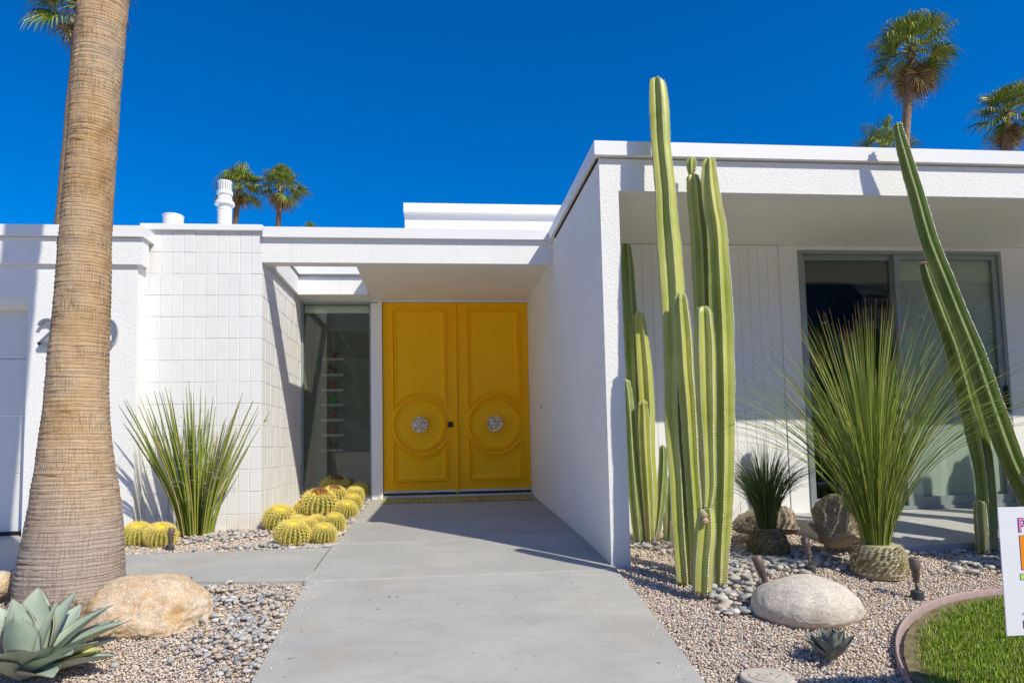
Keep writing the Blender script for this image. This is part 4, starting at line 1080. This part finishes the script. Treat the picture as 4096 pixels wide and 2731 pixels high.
# ------------------------------------------------------------------ golden barrel cacti
def barrel_proto(seed, flowers, ribs=21, nsp=8, label='', pups=0):
    o = top('barrel_cactus', label, 'cactus', (0, 0, 0), 'golden barrel cacti beside the entry walk')
    rr = random.Random(seed); m = MB(); NS = ribs*4; NR = 26; V = []; F = []
    H_ = .93
    def surf(th, a, k):      # th 0 at top .. PI bottom
        r = math.sin(th)**.92*k; z = math.cos(th)*.88
        if z > .72: z = .72+(z-.72)*.25-(.06*max(0, 1-r/.35))
        return (r*math.cos(a), r*math.sin(a), z*H_+.70)
    for j in range(NR+1):
        th = .02+(PI*.83-.02)*j/NR
        for i in range(NS):
            c_ = (i % 4)/4; tri = abs(c_*2-1); V.append(surf(th, 2*PI*i/NS, 1-.17*(1-tri)))
    for j in range(NR):
        for i in range(NS): a, b = j*NS+i, j*NS+(i+1) % NS; F.append((a, a+NS, b+NS, b))
    m.add(V, F); part('body', m, M['barrel'], o, True, fix=False)
    sv = []; sf = []
    for i in range(ribs):
        a = 2*PI*i/ribs; na = 10
        for j in range(na):
            th = .30+(PI*.80-.30)*(j+.5*(i % 2)*.6)/na
            p = Vector(surf(th, a, 1.0)); nrm = Vector((math.cos(a)*math.sin(th), math.sin(a)*math.sin(th), math.cos(th))).normalized()
            tg = Vector((-math.sin(a), math.cos(a), 0)); dn = nrm.cross(tg)
            for k in range(nsp):
                w_ = 2*PI*(k+rr.random()*.4)/nsp; ln = rr.uniform(.19, .31)*(1 if k else 1.3)
                d = (tg*math.cos(w_)*.95+dn*math.sin(w_)*.85+nrm*rr.uniform(.45, .85)).normalized()
                if k == 0: d = (nrm*.8-dn*.5*1).normalized()
                mid = p+d*ln*.55; e = p+d*ln+Vector((0, 0, -.03))
                s1 = d.cross(nrm+Vector((.01, .02, .03))).normalized()*.016; s2 = d.cross(s1).normalized()*.016
                b_ = len(sv); sv += [tuple(p+s1), tuple(p-s1*.5+s2), tuple(p-s1*.5-s2), tuple(mid+s1*.8), tuple(mid-s1*.4+s2*.8), tuple(mid-s1*.4-s2*.8), tuple(e), tuple(e), tuple(e)]
                for x in range(3):
                    y = (x+1) % 3; sf += [(b_+x, b_+y, b_+3+y, b_+3+x), (b_+3+x, b_+3+y, b_+6+y, b_+6+x)]
    # dense golden crown tufts
    for k in range(520):
        a = rr.uniform(0, 2*PI); r = .10+.34*rr.random()**.6; p = Vector((r*math.cos(a), r*math.sin(a), .70+.80*.93*.93+(-.06 if r < .25 else 0)))
        d = Vector((math.cos(a)*rr.uniform(.1, 1), math.sin(a)*rr.uniform(.1, 1), rr.uniform(.5, 1))).normalized(); ln = rr.uniform(.07, .16)
        s1 = d.cross(Vector((.3, .2, .9))).normalized()*.009; b_ = len(sv); e = p+d*ln
        s2 = d.cross(s1)
        sv += [tuple(p+s1), tuple(p-s1*.5+s2), tuple(p-s1*.5-s2), tuple(e), tuple(e), tuple(e)]
        for x in range(3): y = (x+1) % 3; sf.append((b_+x, b_+y, b_+3+y, b_+3+x))
    me = npmesh('spines', np.array(sv), np.array(sf)); link('spines', me, M['gold'], o)
    zt = .70+.88*H_*.86
    m = MB(); V = []; nr = 8
    for j in range(nr+1):
        r = .42*j/nr
        for i in range(40):
            a = 2*PI*i/40; V.append((r*math.cos(a), r*math.sin(a), zt-.035+.045*math.sin(min(1, r/.34)*PI*.9)+rr.uniform(-.008, .008)-(.08 if j == nr else 0)))
    F = []
    for j in range(nr):
        for i in range(40): a, b = j*40+i, j*40+(i+1) % 40; F.append((a, a+40, b+40, b))
    m.add(V, F); part('crown_wool', m, M['woolpale'] if flowers else M['wool'], o, True, fix=False)
    if flowers:
        m = MB()
        for k in range(75):
            a = rr.uniform(0, 2*PI); r = rr.uniform(.15, .55); p = Vector((r*math.cos(a), r*math.sin(a), zt+.05-.12*max(0, (r-.3)/.2)))
            for q in range(5):
                d = Vector((rr.gauss(0, .6), rr.gauss(0, .6), 1)).normalized(); s1 = d.cross(Vector((1, .2, .1))).normalized()*.045; s2 = d.cross(s1).normalized()*.045
                e = p+d*rr.uniform(.09, .20); m.add([p+s1*.4, p-s1*.4+s2*.4, p-s2*.5, e+s1, e-s1+s2, e-s2*1.2], [(0, 1, 4, 3), (1, 2, 5, 4), (2, 0, 3, 5), (3, 4, 5)])
        part('dried_flowers', m, M['dry'], o, fix=False)
    return o
protos = {}
BR = [ # x, ground y, radius px(P), z-scale, flowers, label
 (663, 1249, 41, 1.0, 0, 'front-most round golden barrel cactus of the cluster beside the walk'),
 (633, 1214, 38, 1.08, 0, 'golden barrel cactus touching the corner of the block wall'),
 (737, 1242, 30, 1.05, 0, 'small golden barrel at the front corner of the bed nearest the walk joint'),
 (762, 1222, 26, 1.35, 0, 'narrow upright golden barrel with brown base at the walk edge'),
 (701, 1222, 25, 1.1, 2, 'pale knobbly barrel pup behind the two front barrels'),
 (722, 1216, 20, 1.4, 2, 'little pale pup star with an open centre in mid cluster'),
 (680, 1214, 22, 1.15, 2, 'pale young barrel squeezed beside the block wall barrel'),
 (789, 1188, 27, 1.15, 0, 'golden barrel third along the walk edge'),
 (803, 1172, 23, 1.35, 0, 'bright-crowned golden barrel behind the third one on the walk edge'),
 (725, 1183, 43, 1.0, 1, 'biggest barrel cactus crowned with dried brown flowers, in mid cluster'),
 (763, 1160, 30, 1.1, 1, 'middle one of the three barrels crowned with dried brown flowers'),
 (688, 1183, 20, 1.3, 1, 'small barrel with a brown tuft beside the block wall'),
 (764, 1150, 38, 1.12, 1, 'rear barrel cactus crowned with dried brown flowers by the side window'),
 (812, 1156, 22, 1.35, 2, 'small barrel in front of the rear right one'),
 (820, 1147, 22, 1.5, 0, 'rear right golden barrel by the window post'),
 (357, 1250, 37, 1.0, 0, 'golden barrel beside the small path light at the left'),
 (303, 1248, 37, .98, 0, 'golden barrel half hidden by the big palm trunk'),
]
for i, (x, y, r, zs, fl, lab) in enumerate(BR):
    q = G(x, y); R_ = r*mpx(q)*.90; q = q+np.array([0, R_*.8, 0]); q[2] = gz(q[1])-.02
    grp = 'golden barrel cacti beside the entry walk' if i < 15 else 'golden barrel cacti beside the palm'
    key = fl
    tl = (.42, .30, .25)[fl]*(.8+.4*((i*37) % 10)/10); q[2] += .0
    eu = (Matrix.Rotation(tl, 4, Vector((1, .55, 0)).normalized()) @ Matrix.Rotation(i*1.3, 4, 'Z')).to_euler()
    if key not in protos:
        o = barrel_proto(10+fl, fl == 1, nsp=8 if fl != 2 else 10, label=lab); protos[key] = o
        if fl == 2:
            for ch in o.children:
                if ch.name.startswith('crown_wool'): ch.data.materials[0] = M['woolpale']
        o.location = q; o.rotation_euler = eu; o.scale = (R_, R_, R_*zs); o['group'] = grp
    else: copy_tree(protos[key], q, eu, (R_, R_, R_*zs), lab, grp)

# ------------------------------------------------------------------ agaves
def agave(parent, c, leaves, mat, seed, thick=.16):
    """leaves: (azimuth, elevation, length, width, bend)"""
    m = MB(); th = MB(); rr = random.Random(seed); yv = MB()
    for k, (az, el, L, W, bend, yel) in enumerate(leaves):
        n = 22; na = 9; d = Vector((math.cos(az)*math.cos(el), math.sin(az)*math.cos(el), math.sin(el))); side = Vector((-math.sin(az), math.cos(az), 0))
        p = Vector(c)+Vector((math.cos(az), math.sin(az), 0))*W*.2; V = []; ctr = []
        cup = rr.uniform(.28, .45); tw = rr.uniform(-.15, .15)
        for j in range(n+1):
            t_ = j/n; e = el-bend*t_
            dd = Vector((math.cos(az)*math.cos(e), math.sin(az)*math.cos(e), math.sin(e))); nr = side.cross(dd).normalized()*-1
            if nr.z < 0 and el < 1.4: nr = -nr
            wt = W*.5*(.62+1.05*t_*(1-t_)*1.55 if t_ < .5 else (.62+.407)*(1-((t_-.5)/.5)**1.9)+.004)
            wt = max(wt, .0015)
            s2 = (side+nr*tw*t_).normalized()
            row = []
            for i in range(na):
                x = (i/(na-1))*2-1
                row.append(p+s2*x*wt+nr*(abs(x)**1.8*wt*cup))
            for i in range(na-1, -1, -1):
                x = (i/(na-1))*2-1
                row.append(p+s2*x*wt*.97+nr*(abs(x)**1.8*wt*cup-thick*W*.5*(1-x*x)*(1-t_*.8)-.001))
            V += row; ctr.append((p.copy(), s2, wt, nr, dd)); p = p+dd*L/n
        F = []; nn = 2*na
        for j in range(n):
            for i in range(nn): a, b = j*nn+i, j*nn+(i+1) % nn; F.append((a, b, b+nn, a+nn))
        (yv if yel else m).add(V, F)
        p, s2, wt, nr, dd = ctr[-1]; th.tube([p-dd*.006, p+dd*L*.045], [W*.018, .0004], 5)
        for j in range(3, n-1):
            for sg in (-1, 1):
                for f in (0, .5):
                    p, s2, wt, nr, dd = ctr[j]; q = p+s2*sg*wt+nr*wt*cup+dd*L/n*f; e = q+s2*sg*W*.045-dd*W*.015; th.add([q-dd*W*.02, q+dd*W*.02, e, q-nr*W*.01], [(0, 1, 2), (0, 3, 2), (1, 3, 2)])
    part('leaves', m, mat, parent, True, fix=False)
    if yv.v: part('dying_leaf', yv, M['agavey'], parent, True, fix=False)
    part('thorns', th, M['thorn'], parent, fix=False)
c = G(58, 1548)
ag = top('agave', 'large blue-green agave with toothed leaves in the left foreground', 'agave', c)
u = mpx(c)
D = math.radians
lv = [(D(100), D(78), .40, .135, .05, 0), (D(60), D(62), .40, .12, .1, 0), (D(30), D(50), .42, .12, .35, 0), (D(8), D(36), .46, .12, .3, 0), (D(-15), D(30), .40, .11, .2, 0),
      (D(20), D(22), .40, .09, .15, 0), (D(-6), D(14), .42, .10, .1, 0), (D(2), D(20), .34, .10, .1, 1), (D(-30), D(34), .34, .12, .4, 0), (D(-55), D(45), .34, .13, .5, 0), (D(-85), D(50), .32, .13, .6, 0),
      (D(150), D(55), .40, .13, .2, 0), (D(190), D(45), .40, .13, .3, 0), (D(125), D(38), .42, .12, .2, 0), (D(225), D(50), .36, .13, .4, 0), (D(255), D(38), .36, .13, .5, 0), (D(80), D(40), .42, .12, .15, 0), (D(45), D(30), .42, .11, .15, 0), (D(-45), D(18), .36, .11, .3, 0), (D(160), D(80), .36, .12, .0, 0), (D(280), D(72), .33, .11, .1, 0), (D(20), D(76), .34, .11, .05, 0)]
lv = [(a, e, L*.97, W*1.34, b, y) for a, e, L, W, b, y in lv]
agave(ag, c, lv, M['agave'], 1)
c = G(1912, 1512); c[2] += .005; rr = random.Random(6)
ags = top('agave', 'small dusky purple-green agave in the gravel before the pale boulder', 'agave', c)
lv = [(k*2.4+rr.uniform(-.2, .2), D(76-46*(k/17)+rr.uniform(-6, 6)), .135+.02*(k/17), .060, -.2, 0) for k in range(18)]
agave(ags, c, lv, M['agaves'], 2)

# ------------------------------------------------------------------ small fixtures
def spotlight(label, foot, tiltx, tilty, s=1.0, base_r=.036, group='garden spotlights', rz=0, stem_h=.055, tall=False):
    o = top('spotlight', label, 'garden light', foot, group); f = Vector(foot)
    m = MB(); m.lathe([(base_r*s, -.03), (base_r*s, .022*s), (base_r*.86*s, .028*s), (.01*s, .03*s)], f, 24); part('base', m, M['darkpl'], o)
    k = f+Vector((0, 0, stem_h*s+.03*s)); m = MB(); m.tube([f+Vector((0, 0, .02)), k], .0095*s, 10); m.tube([k-Vector((.014*s, 0, 0)), k+Vector((.014*s, 0, 0))], .013*s, 12); part('stem', m, M['bronze'], o, True)
    d = Vector((tiltx, tilty, 1)).normalized(); m = MB()
    prof = [(.012, 0), (.015, .012), (.0215, .022), (.0225, .062), (.0265, .066), (.0265, .070), (.028, .073), (.0285, .135), (.0265, .137)]
    m.lathe([(r*s, h*s) for r, h in prof], (0, 0, 0), 28)
    q_ = d.to_track_quat('Z', 'Y').to_matrix(); m.v = [tuple(k+q_ @ Vector(v)) for v in m.v]
    part('lamp_head', m, M['bronze'], o, True)
    return o
def sm_auto(o): pass
spotlight('upright bronze spotlight on a dark base to the right of the pale boulder', G(2107, 1366), -.06, .0, 1.0)
spotlight('bronze spotlight in shade between the two grass trees', G(1861, 1306), -.05, .35, .95)
spotlight('tilted bronze spotlight behind the left end of the pale boulder', G(1757, 1352), -.28, .1, 1.1, stem_h=.02)
spotlight('small brown path light beside the barrel cactus by the palm', G(391, 1258), .04, .1, .85, stem_h=.02)
c = G(1762, 1556); m = MB(); m.lathe([(.118, -.03), (.118, .006), (.112, .010), (.083, .010), (.0825, .004), (.0795, .004), (.079, .011), (.002, .012)], c, 48)
lid = top('utility_cover', 'round pale concrete valve cover set in the gravel at the bottom', 'utility cover', c)
part('lid', m, M['lid'], lid)
m = MB()
for dx, dy in ((-.03, .02), (.03, .02), (-.03, -.03), (.03, -.03), (0, 0), (.055, -.01), (-.055, -.01)): m.lathe([(.004, 0), (.004, .0128)], (c[0]+dx, c[1]+dy, c[2]), 8)
part('holes', m, M['darkgap'], lid)
c = G(437, 1338); spk = top('sprinkler', 'tiny black sprinkler head at the edge of the side path', 'sprinkler', c)
part('riser', MB().lathe([(.008, -.02), (.008, .018), (.012, .02), (.012, .03), (.006, .034)], c, 14), M['darkpl'], spk)
part('nozzle', MB().tube([Vector(c)+Vector((0, 0, .028)), Vector(c)+Vector((.012, -.004, .042))], .004, 8), M['alu'], spk)

# ------------------------------------------------------------------ lawn with edging
LC = (3.4306, -6.169); LR = 1.468
m = MB(); n = 120; V = []; F = []
prof = [(-.008, -.03), (-.008, .014), (-.004, .019), (.001, .019), (.005, .014), (.006, -.03)]
for i in range(n+1):
    a = PI*(.30+1.15*i/n) if 0 else 2*PI*i/n
    for dr, dz in prof:
        r = LR+dr+.012; y = LC[1]+r*math.sin(a); V.append((LC[0]+r*math.cos(a), y, float(gz(y))+dz))
k = len(prof)
for i in range(n):
    for j in range(k-1): a = i*k+j; F.append((a, a+1, a+k+1, a+k))
m.add(V, F); ed = part('lawn_edging', m, M['edging'], None, True, fix=True); tag(ed, 'curved pinkish edging strip round the small lawn', 'edging')
m = MB(); rs = np.linspace(0, LR-.02, 12); V = [(LC[0], LC[1], float(gz(LC[1]))-.005)]
for r in rs[1:]:
    for i in range(72): a = 2*PI*i/72; y = LC[1]+r*math.sin(a); V.append((LC[0]+r*math.cos(a), y, float(gz(y))-.008))
F = [(0, 1+i, 1+(i+1) % 72) for i in range(72)]
for j in range(10):
    for i in range(72): a = 1+j*72+i; b = 1+j*72+(i+1) % 72; F.append((a, a+72, b+72, b))
m.add(V, F); tag(part('lawn_ground', m, M['lawnbase']), kind='structure')
def in_view(X, Y, marg=260):
    P = np.column_stack([X, Y, gz(Y)])-CC; z = P@FW; ok = z > .8; z = np.where(ok, z, 1)
    px = CP['px']+CP['f']*(P@RT)/z; py = CP['py']-CP['f']*(P@UP)/z
    return ok & (px > -marg) & (px < 4096+marg) & (py < 2731+marg*1.3), z
nb = 150000; r = (LR-.055)*np.sqrt(rng.random(nb)); a = rng.random(nb)*2*PI; X = LC[0]+r*np.cos(a); Y = LC[1]+r*np.sin(a)
edge = r > LR-.16; keep = ~(edge & (rng.random(nb) < (r-(LR-.16))/.11)); ok, _ = in_view(X, Y); ok &= keep; X = X[ok]; Y = Y[ok]; n = len(X)
hgt = rng.uniform(.014, .031, n); az = rng.random(n)*2*PI; lean = rng.uniform(0, .7, n); wd = rng.uniform(.0011, .0022, n)
B = np.column_stack([X, Y, gz(Y)-.008]); D_ = np.column_stack([np.cos(az)*lean, np.sin(az)*lean, np.ones(n)]); S_ = np.column_stack([-np.sin(az+.5), np.cos(az+.5), np.zeros(n)])
T = B+D_*hgt[:, None]; Mi = B+D_*hgt[:, None]*.55*np.array([.7, .7, 1.1])
V = np.stack([B-S_*wd[:, None], B+S_*wd[:, None], Mi+S_*wd[:, None]*.8, Mi-S_*wd[:, None]*.8, T+S_*.0002, T-S_*.0002], 1).reshape(-1, 3)
b = (np.arange(n)*6)[:, None]; F = np.concatenate([b+np.array([0, 1, 2, 3]), b+np.array([3, 2, 4, 5])], 1).reshape(-1, 4)
me = npmesh('grass', V, F); tag(link('grass', me, M['lawn'], None), 'short bright green lawn grass inside the pinkish edging', 'grass', kind='stuff')

# ------------------------------------------------------------------ sign
q = AX(2292, 1165, 2.06); ys_ = -6.14
a = AY(2292, 1165, ys_); b = AY(2310, 1460, ys_); x0 = a[0]; z1 = a[2]; z0 = b[2]; u = mpx(a); sx1 = x0+.61
sg = top('yard_sign', 'white corrugated plastic yard sign with pink and orange print at the right edge', 'sign', ((x0+sx1)/2, ys_, float(gz(ys_))))
part('board', MB().box(x0, sx1, ys_, ys_+.004, z0, z1), M['signw'], sg)
m = MB()
for dx in (.18, .43): m.tube([(x0+dx, ys_+.002, z0+.1), (x0+dx, ys_+.002, float(gz(ys_))-.15)], .003, 8)
part('stake', m, M['darkpl'], sg)
def S2(x, y): q = AY(x, y, ys_); return q[0], q[2]
def pr(name, poly, mat, d): return part(name, MB().extr(poly, ys_-d, ys_-d+.0006), mat, sg)
def rect(x0_, z0_, x1_, z1_): return [(x0_, z0_), (x1_, z0_), (x1_, z1_), (x0_, z1_)]
def outlined(name, X0, Z0, X1, Z1, mat, e=.0022):
    pr(name+'_outline', rect(X0-e, Z0-e, X1+e, Z1+e), M['s_purple'], .0008); pr(name, rect(X0, Z0, X1, Z1), mat, .0016)
px0, pz1 = S2(2336.5, 1190); _, pz0 = S2(2341, 1220)
# letter P
def textobj(ch, x, z, h, mat, d, off):
    cu = bpy.data.curves.new('lettering', 'FONT'); cu.body = ch; cu.size = h/.70; cu.extrude = .0004; cu.offset = off
    ob = bpy.data.objects.new('lettering', cu); COL.objects.link(ob)
    dg = bpy.context.evaluated_depsgraph_get(); me = bpy.data.meshes.new_from_object(ob.evaluated_get(dg)); bpy.data.objects.remove(ob)
    me.transform(Matrix.Translation((x, ys_-d, z)) @ Matrix.Rotation(PI/2, 4, 'X')); me.transform(Matrix.Translation(-Vector(sg.location)))
    return link('lettering', me, mat, sg)
textobj('P', px0-.002, pz0, pz1-pz0, M['s_purple'], .0008, .0030); textobj('P', px0-.002, pz0, pz1-pz0, M['s_pink'], .0020, .0)
X0, Z1 = S2(2341, 1230); _, Z0 = S2(2346, 1307); outlined('orange_block', X0, Z0, sx1-.03, Z1, M['s_orange'])
X0, Z1 = S2(2343.5, 1318); _, Z0 = S2(2346, 1330); outlined('green_block', X0, Z0, sx1-.03, Z1, M['s_green'])
X0, Z1 = S2(2348, 1406); _, Z0 = S2(2348, 1412); textobj('P', X0, Z0, Z1-Z0, M['s_grey'], .0012, 0)
X0, Z1 = S2(2349, 1424); _, Z0 = S2(2350, 1442); pr('purple_block', rect(X0, Z0, sx1-.05, Z1), M['s_purple'], .0012)

# ------------------------------------------------------------------ gravel and pebbles
def region_mask(X, Y):
    left_front = (X < -.915) & (Y < yf_np(X)-.005) & (X > -3.05)
    left_back = (X > -3.05) & (X < -.90) & (Y > -3.02) & (Y < -1.90)
    plant = (X > -1.745) & (X < -.895) & (Y >= -1.95) & (Y < -.03)
    right = (X > 1.155) & (Y < -2.69) & ~((X > 1.10) & (X < 1.29) & (Y > -3.94)) & ~((X > 3.01) & (Y > -3.85))
    right &= ((X-LC[0])**2+(Y-LC[1])**2) > (LR+.016)**2
    return left_front | left_back | plant | right
def yf_np(x): return -4.0+.30*np.maximum(0, (-.9-x)/2.0)**1.4
def scatter(n, box):
    X = rng.uniform(box[0], box[1], n); Y = rng.uniform(box[2], box[3], n); ok, z = in_view(X, Y); ok &= region_mask(X, Y); return X[ok], Y[ok], z[ok]
def stones(X, Y, size, Vb, Fb, flat, jit, lift, mat, name, label):
    n = len(X); nv = len(Vb)
    s_ = size[:, None]*np.column_stack([rng.uniform(.8, 1.35, n), rng.uniform(.65, 1.0, n), rng.uniform(*flat, n)])
    P = Vb[None]*s_[:, None, :]
    if jit: P = P*(1+rng.uniform(-jit, jit, (n, nv, 3)))
    a = rng.random(n)*2*PI; tx = rng.normal(0, .35, n) if flat[1] > .6 else rng.normal(0, .16, n)
    c, s = np.cos(tx)[:, None], np.sin(tx)[:, None]; y = P[:, :, 1]*c-P[:, :, 2]*s; z = P[:, :, 1]*s+P[:, :, 2]*c
    ca, sa = np.cos(a)[:, None], np.sin(a)[:, None]; x = P[:, :, 0]*ca-y*sa; y2 = P[:, :, 0]*sa+y*ca
    out = np.stack([x+X[:, None], y2+Y[:, None], z+(gz(Y)+lift(n)+size*.1)[:, None]], 2).reshape(-1, 3)
    F = (Fb[None]+(np.arange(n)*nv)[:, None, None]).reshape(-1, Fb.shape[1])
    me = npmesh(name, out, F)
    o = link(name, me, mat, None, nv > 20); return tag(o, label, 'gravel' if nv < 20 else 'pebbles', kind='stuff')
CB = np.array([(x, y, z) for x in (-1, 1) for y in (-1, 1) for z in (-1, 1)], float)*.62
CF = np.array([(0, 1, 3, 2), (4, 6, 7, 5), (0, 4, 5, 1), (2, 3, 7, 6), (0, 2, 6, 4), (1, 5, 7, 3)])
X, Y, z = scatter(560000, (-3.1, 5.2, -6.6, -.03))
dens = np.clip((3.9/np.maximum(z, 2.6))**.7, 0, 1); k = rng.random(len(X)) < dens; X, Y, z = X[k], Y[k], z[k]
size = rng.uniform(.0045, .0082, len(X))*np.where(z > 4.5, 1.18, 1)
print('gravel', len(X))
stones(X, Y, size, CB, CF, (.5, .85), .32, lambda n: rng.uniform(-.036, -.016, n), M['gravel'], 'gravel', 'fine tan and pink crushed gravel covering the planting beds')
# river pebbles
V1, F1 = ico(2)
PX = []; PY = []; PS = []
def cl(x, y, n, sx, sy, lo=.014, hi=.030):
    q = G(x, y)
    for _ in range(n): PX.append(q[0]+rng.normal(0, sx)); PY.append(q[1]+rng.normal(0, sy)); PS.append(rng.uniform(lo, hi))
for x, y, n, sx, sy in [(520,1375,150,.17,.10),(560,1420,150,.15,.10),(600,1370,60,.10,.08),(540,1480,110,.14,.09),(570,1530,100,.10,.07),(500,1350,50,.14,.05),(590,1450,90,.08,.10),(460,1350,30,.1,.04),(230,1420,40,.12,.1),(180,1450,30,.1,.1)]: cl(x, y, int(n*.8), sx, sy, .008, .021)
for x, y, n, sx, sy in [(420,1240,60,.22,.07),(500,1225,90,.22,.09),(560,1225,90,.16,.10),(600,1252,60,.2,.03),(680,1258,60,.18,.02),(750,1252,50,.12,.03),(790,1222,40,.03,.10),(815,1190,40,.03,.16),(835,1165,40,.025,.2),(845,1150,30,.02,.2)]: cl(x, y, n, sx, sy, .012, .026)
for x, y, n, sx, sy in [(1700,1320,90,.14,.13),(1680,1360,50,.1,.07),(1720,1290,70,.14,.10),(1770,1290,50,.14,.08),(1700,1400,22,.09,.05),(1740,1270,40,.2,.1),(1500,1250,26,.12,.06),(1560,1262,20,.1,.1),(1850,1290,40,.2,.12),(1900,1275,30,.2,.12),(2150,1262,60,.35,.06),(2270,1290,40,.14,.06),(2250,1310,20,.2,.08)]: cl(x, y, n, sx, sy, .014, .034)
for _ in range(170):
    PX.append(rng.uniform(1.2, 4.2)); PY.append(rng.uniform(-6.2, -3.2)); PS.append(rng.uniform(.009, .019))
for _ in range(120):
    PX.append(rng.uniform(-2.8, -.95)); PY.append(rng.uniform(-6.0, -4.1)); PS.append(rng.uniform(.009, .02))
PX, PY, PS = map(np.array, (PX, PY, PS)); ok, z = in_view(PX, PY, 600); ok &= region_mask(PX, PY)
# keep them off the big things
stones(PX[ok], PY[ok], PS[ok], V1, F1, (.42, .66), .035, lambda n: rng.uniform(-.012, .002, n), M['pebble'], 'pebbles', 'smooth grey and tan river pebbles lying on the gravel')

n = 420; sd_ = rng.random(n) < .5; Y = rng.uniform(-6.2, -.3, n); off_ = np.abs(rng.normal(0, .05, n))
X = np.where(sd_, -.89+off_, 1.14-off_); k = ~((~sd_) & (Y > -3.9)); X, Y = X[k], Y[k]
stones(X, Y, rng.uniform(.003, .0065, len(X)), CB, CF, (.5, .85), .32, lambda n: rng.uniform(-.001, .001, n), M['gravel'], 'grit', 'loose grit spilled over the edges of the path')
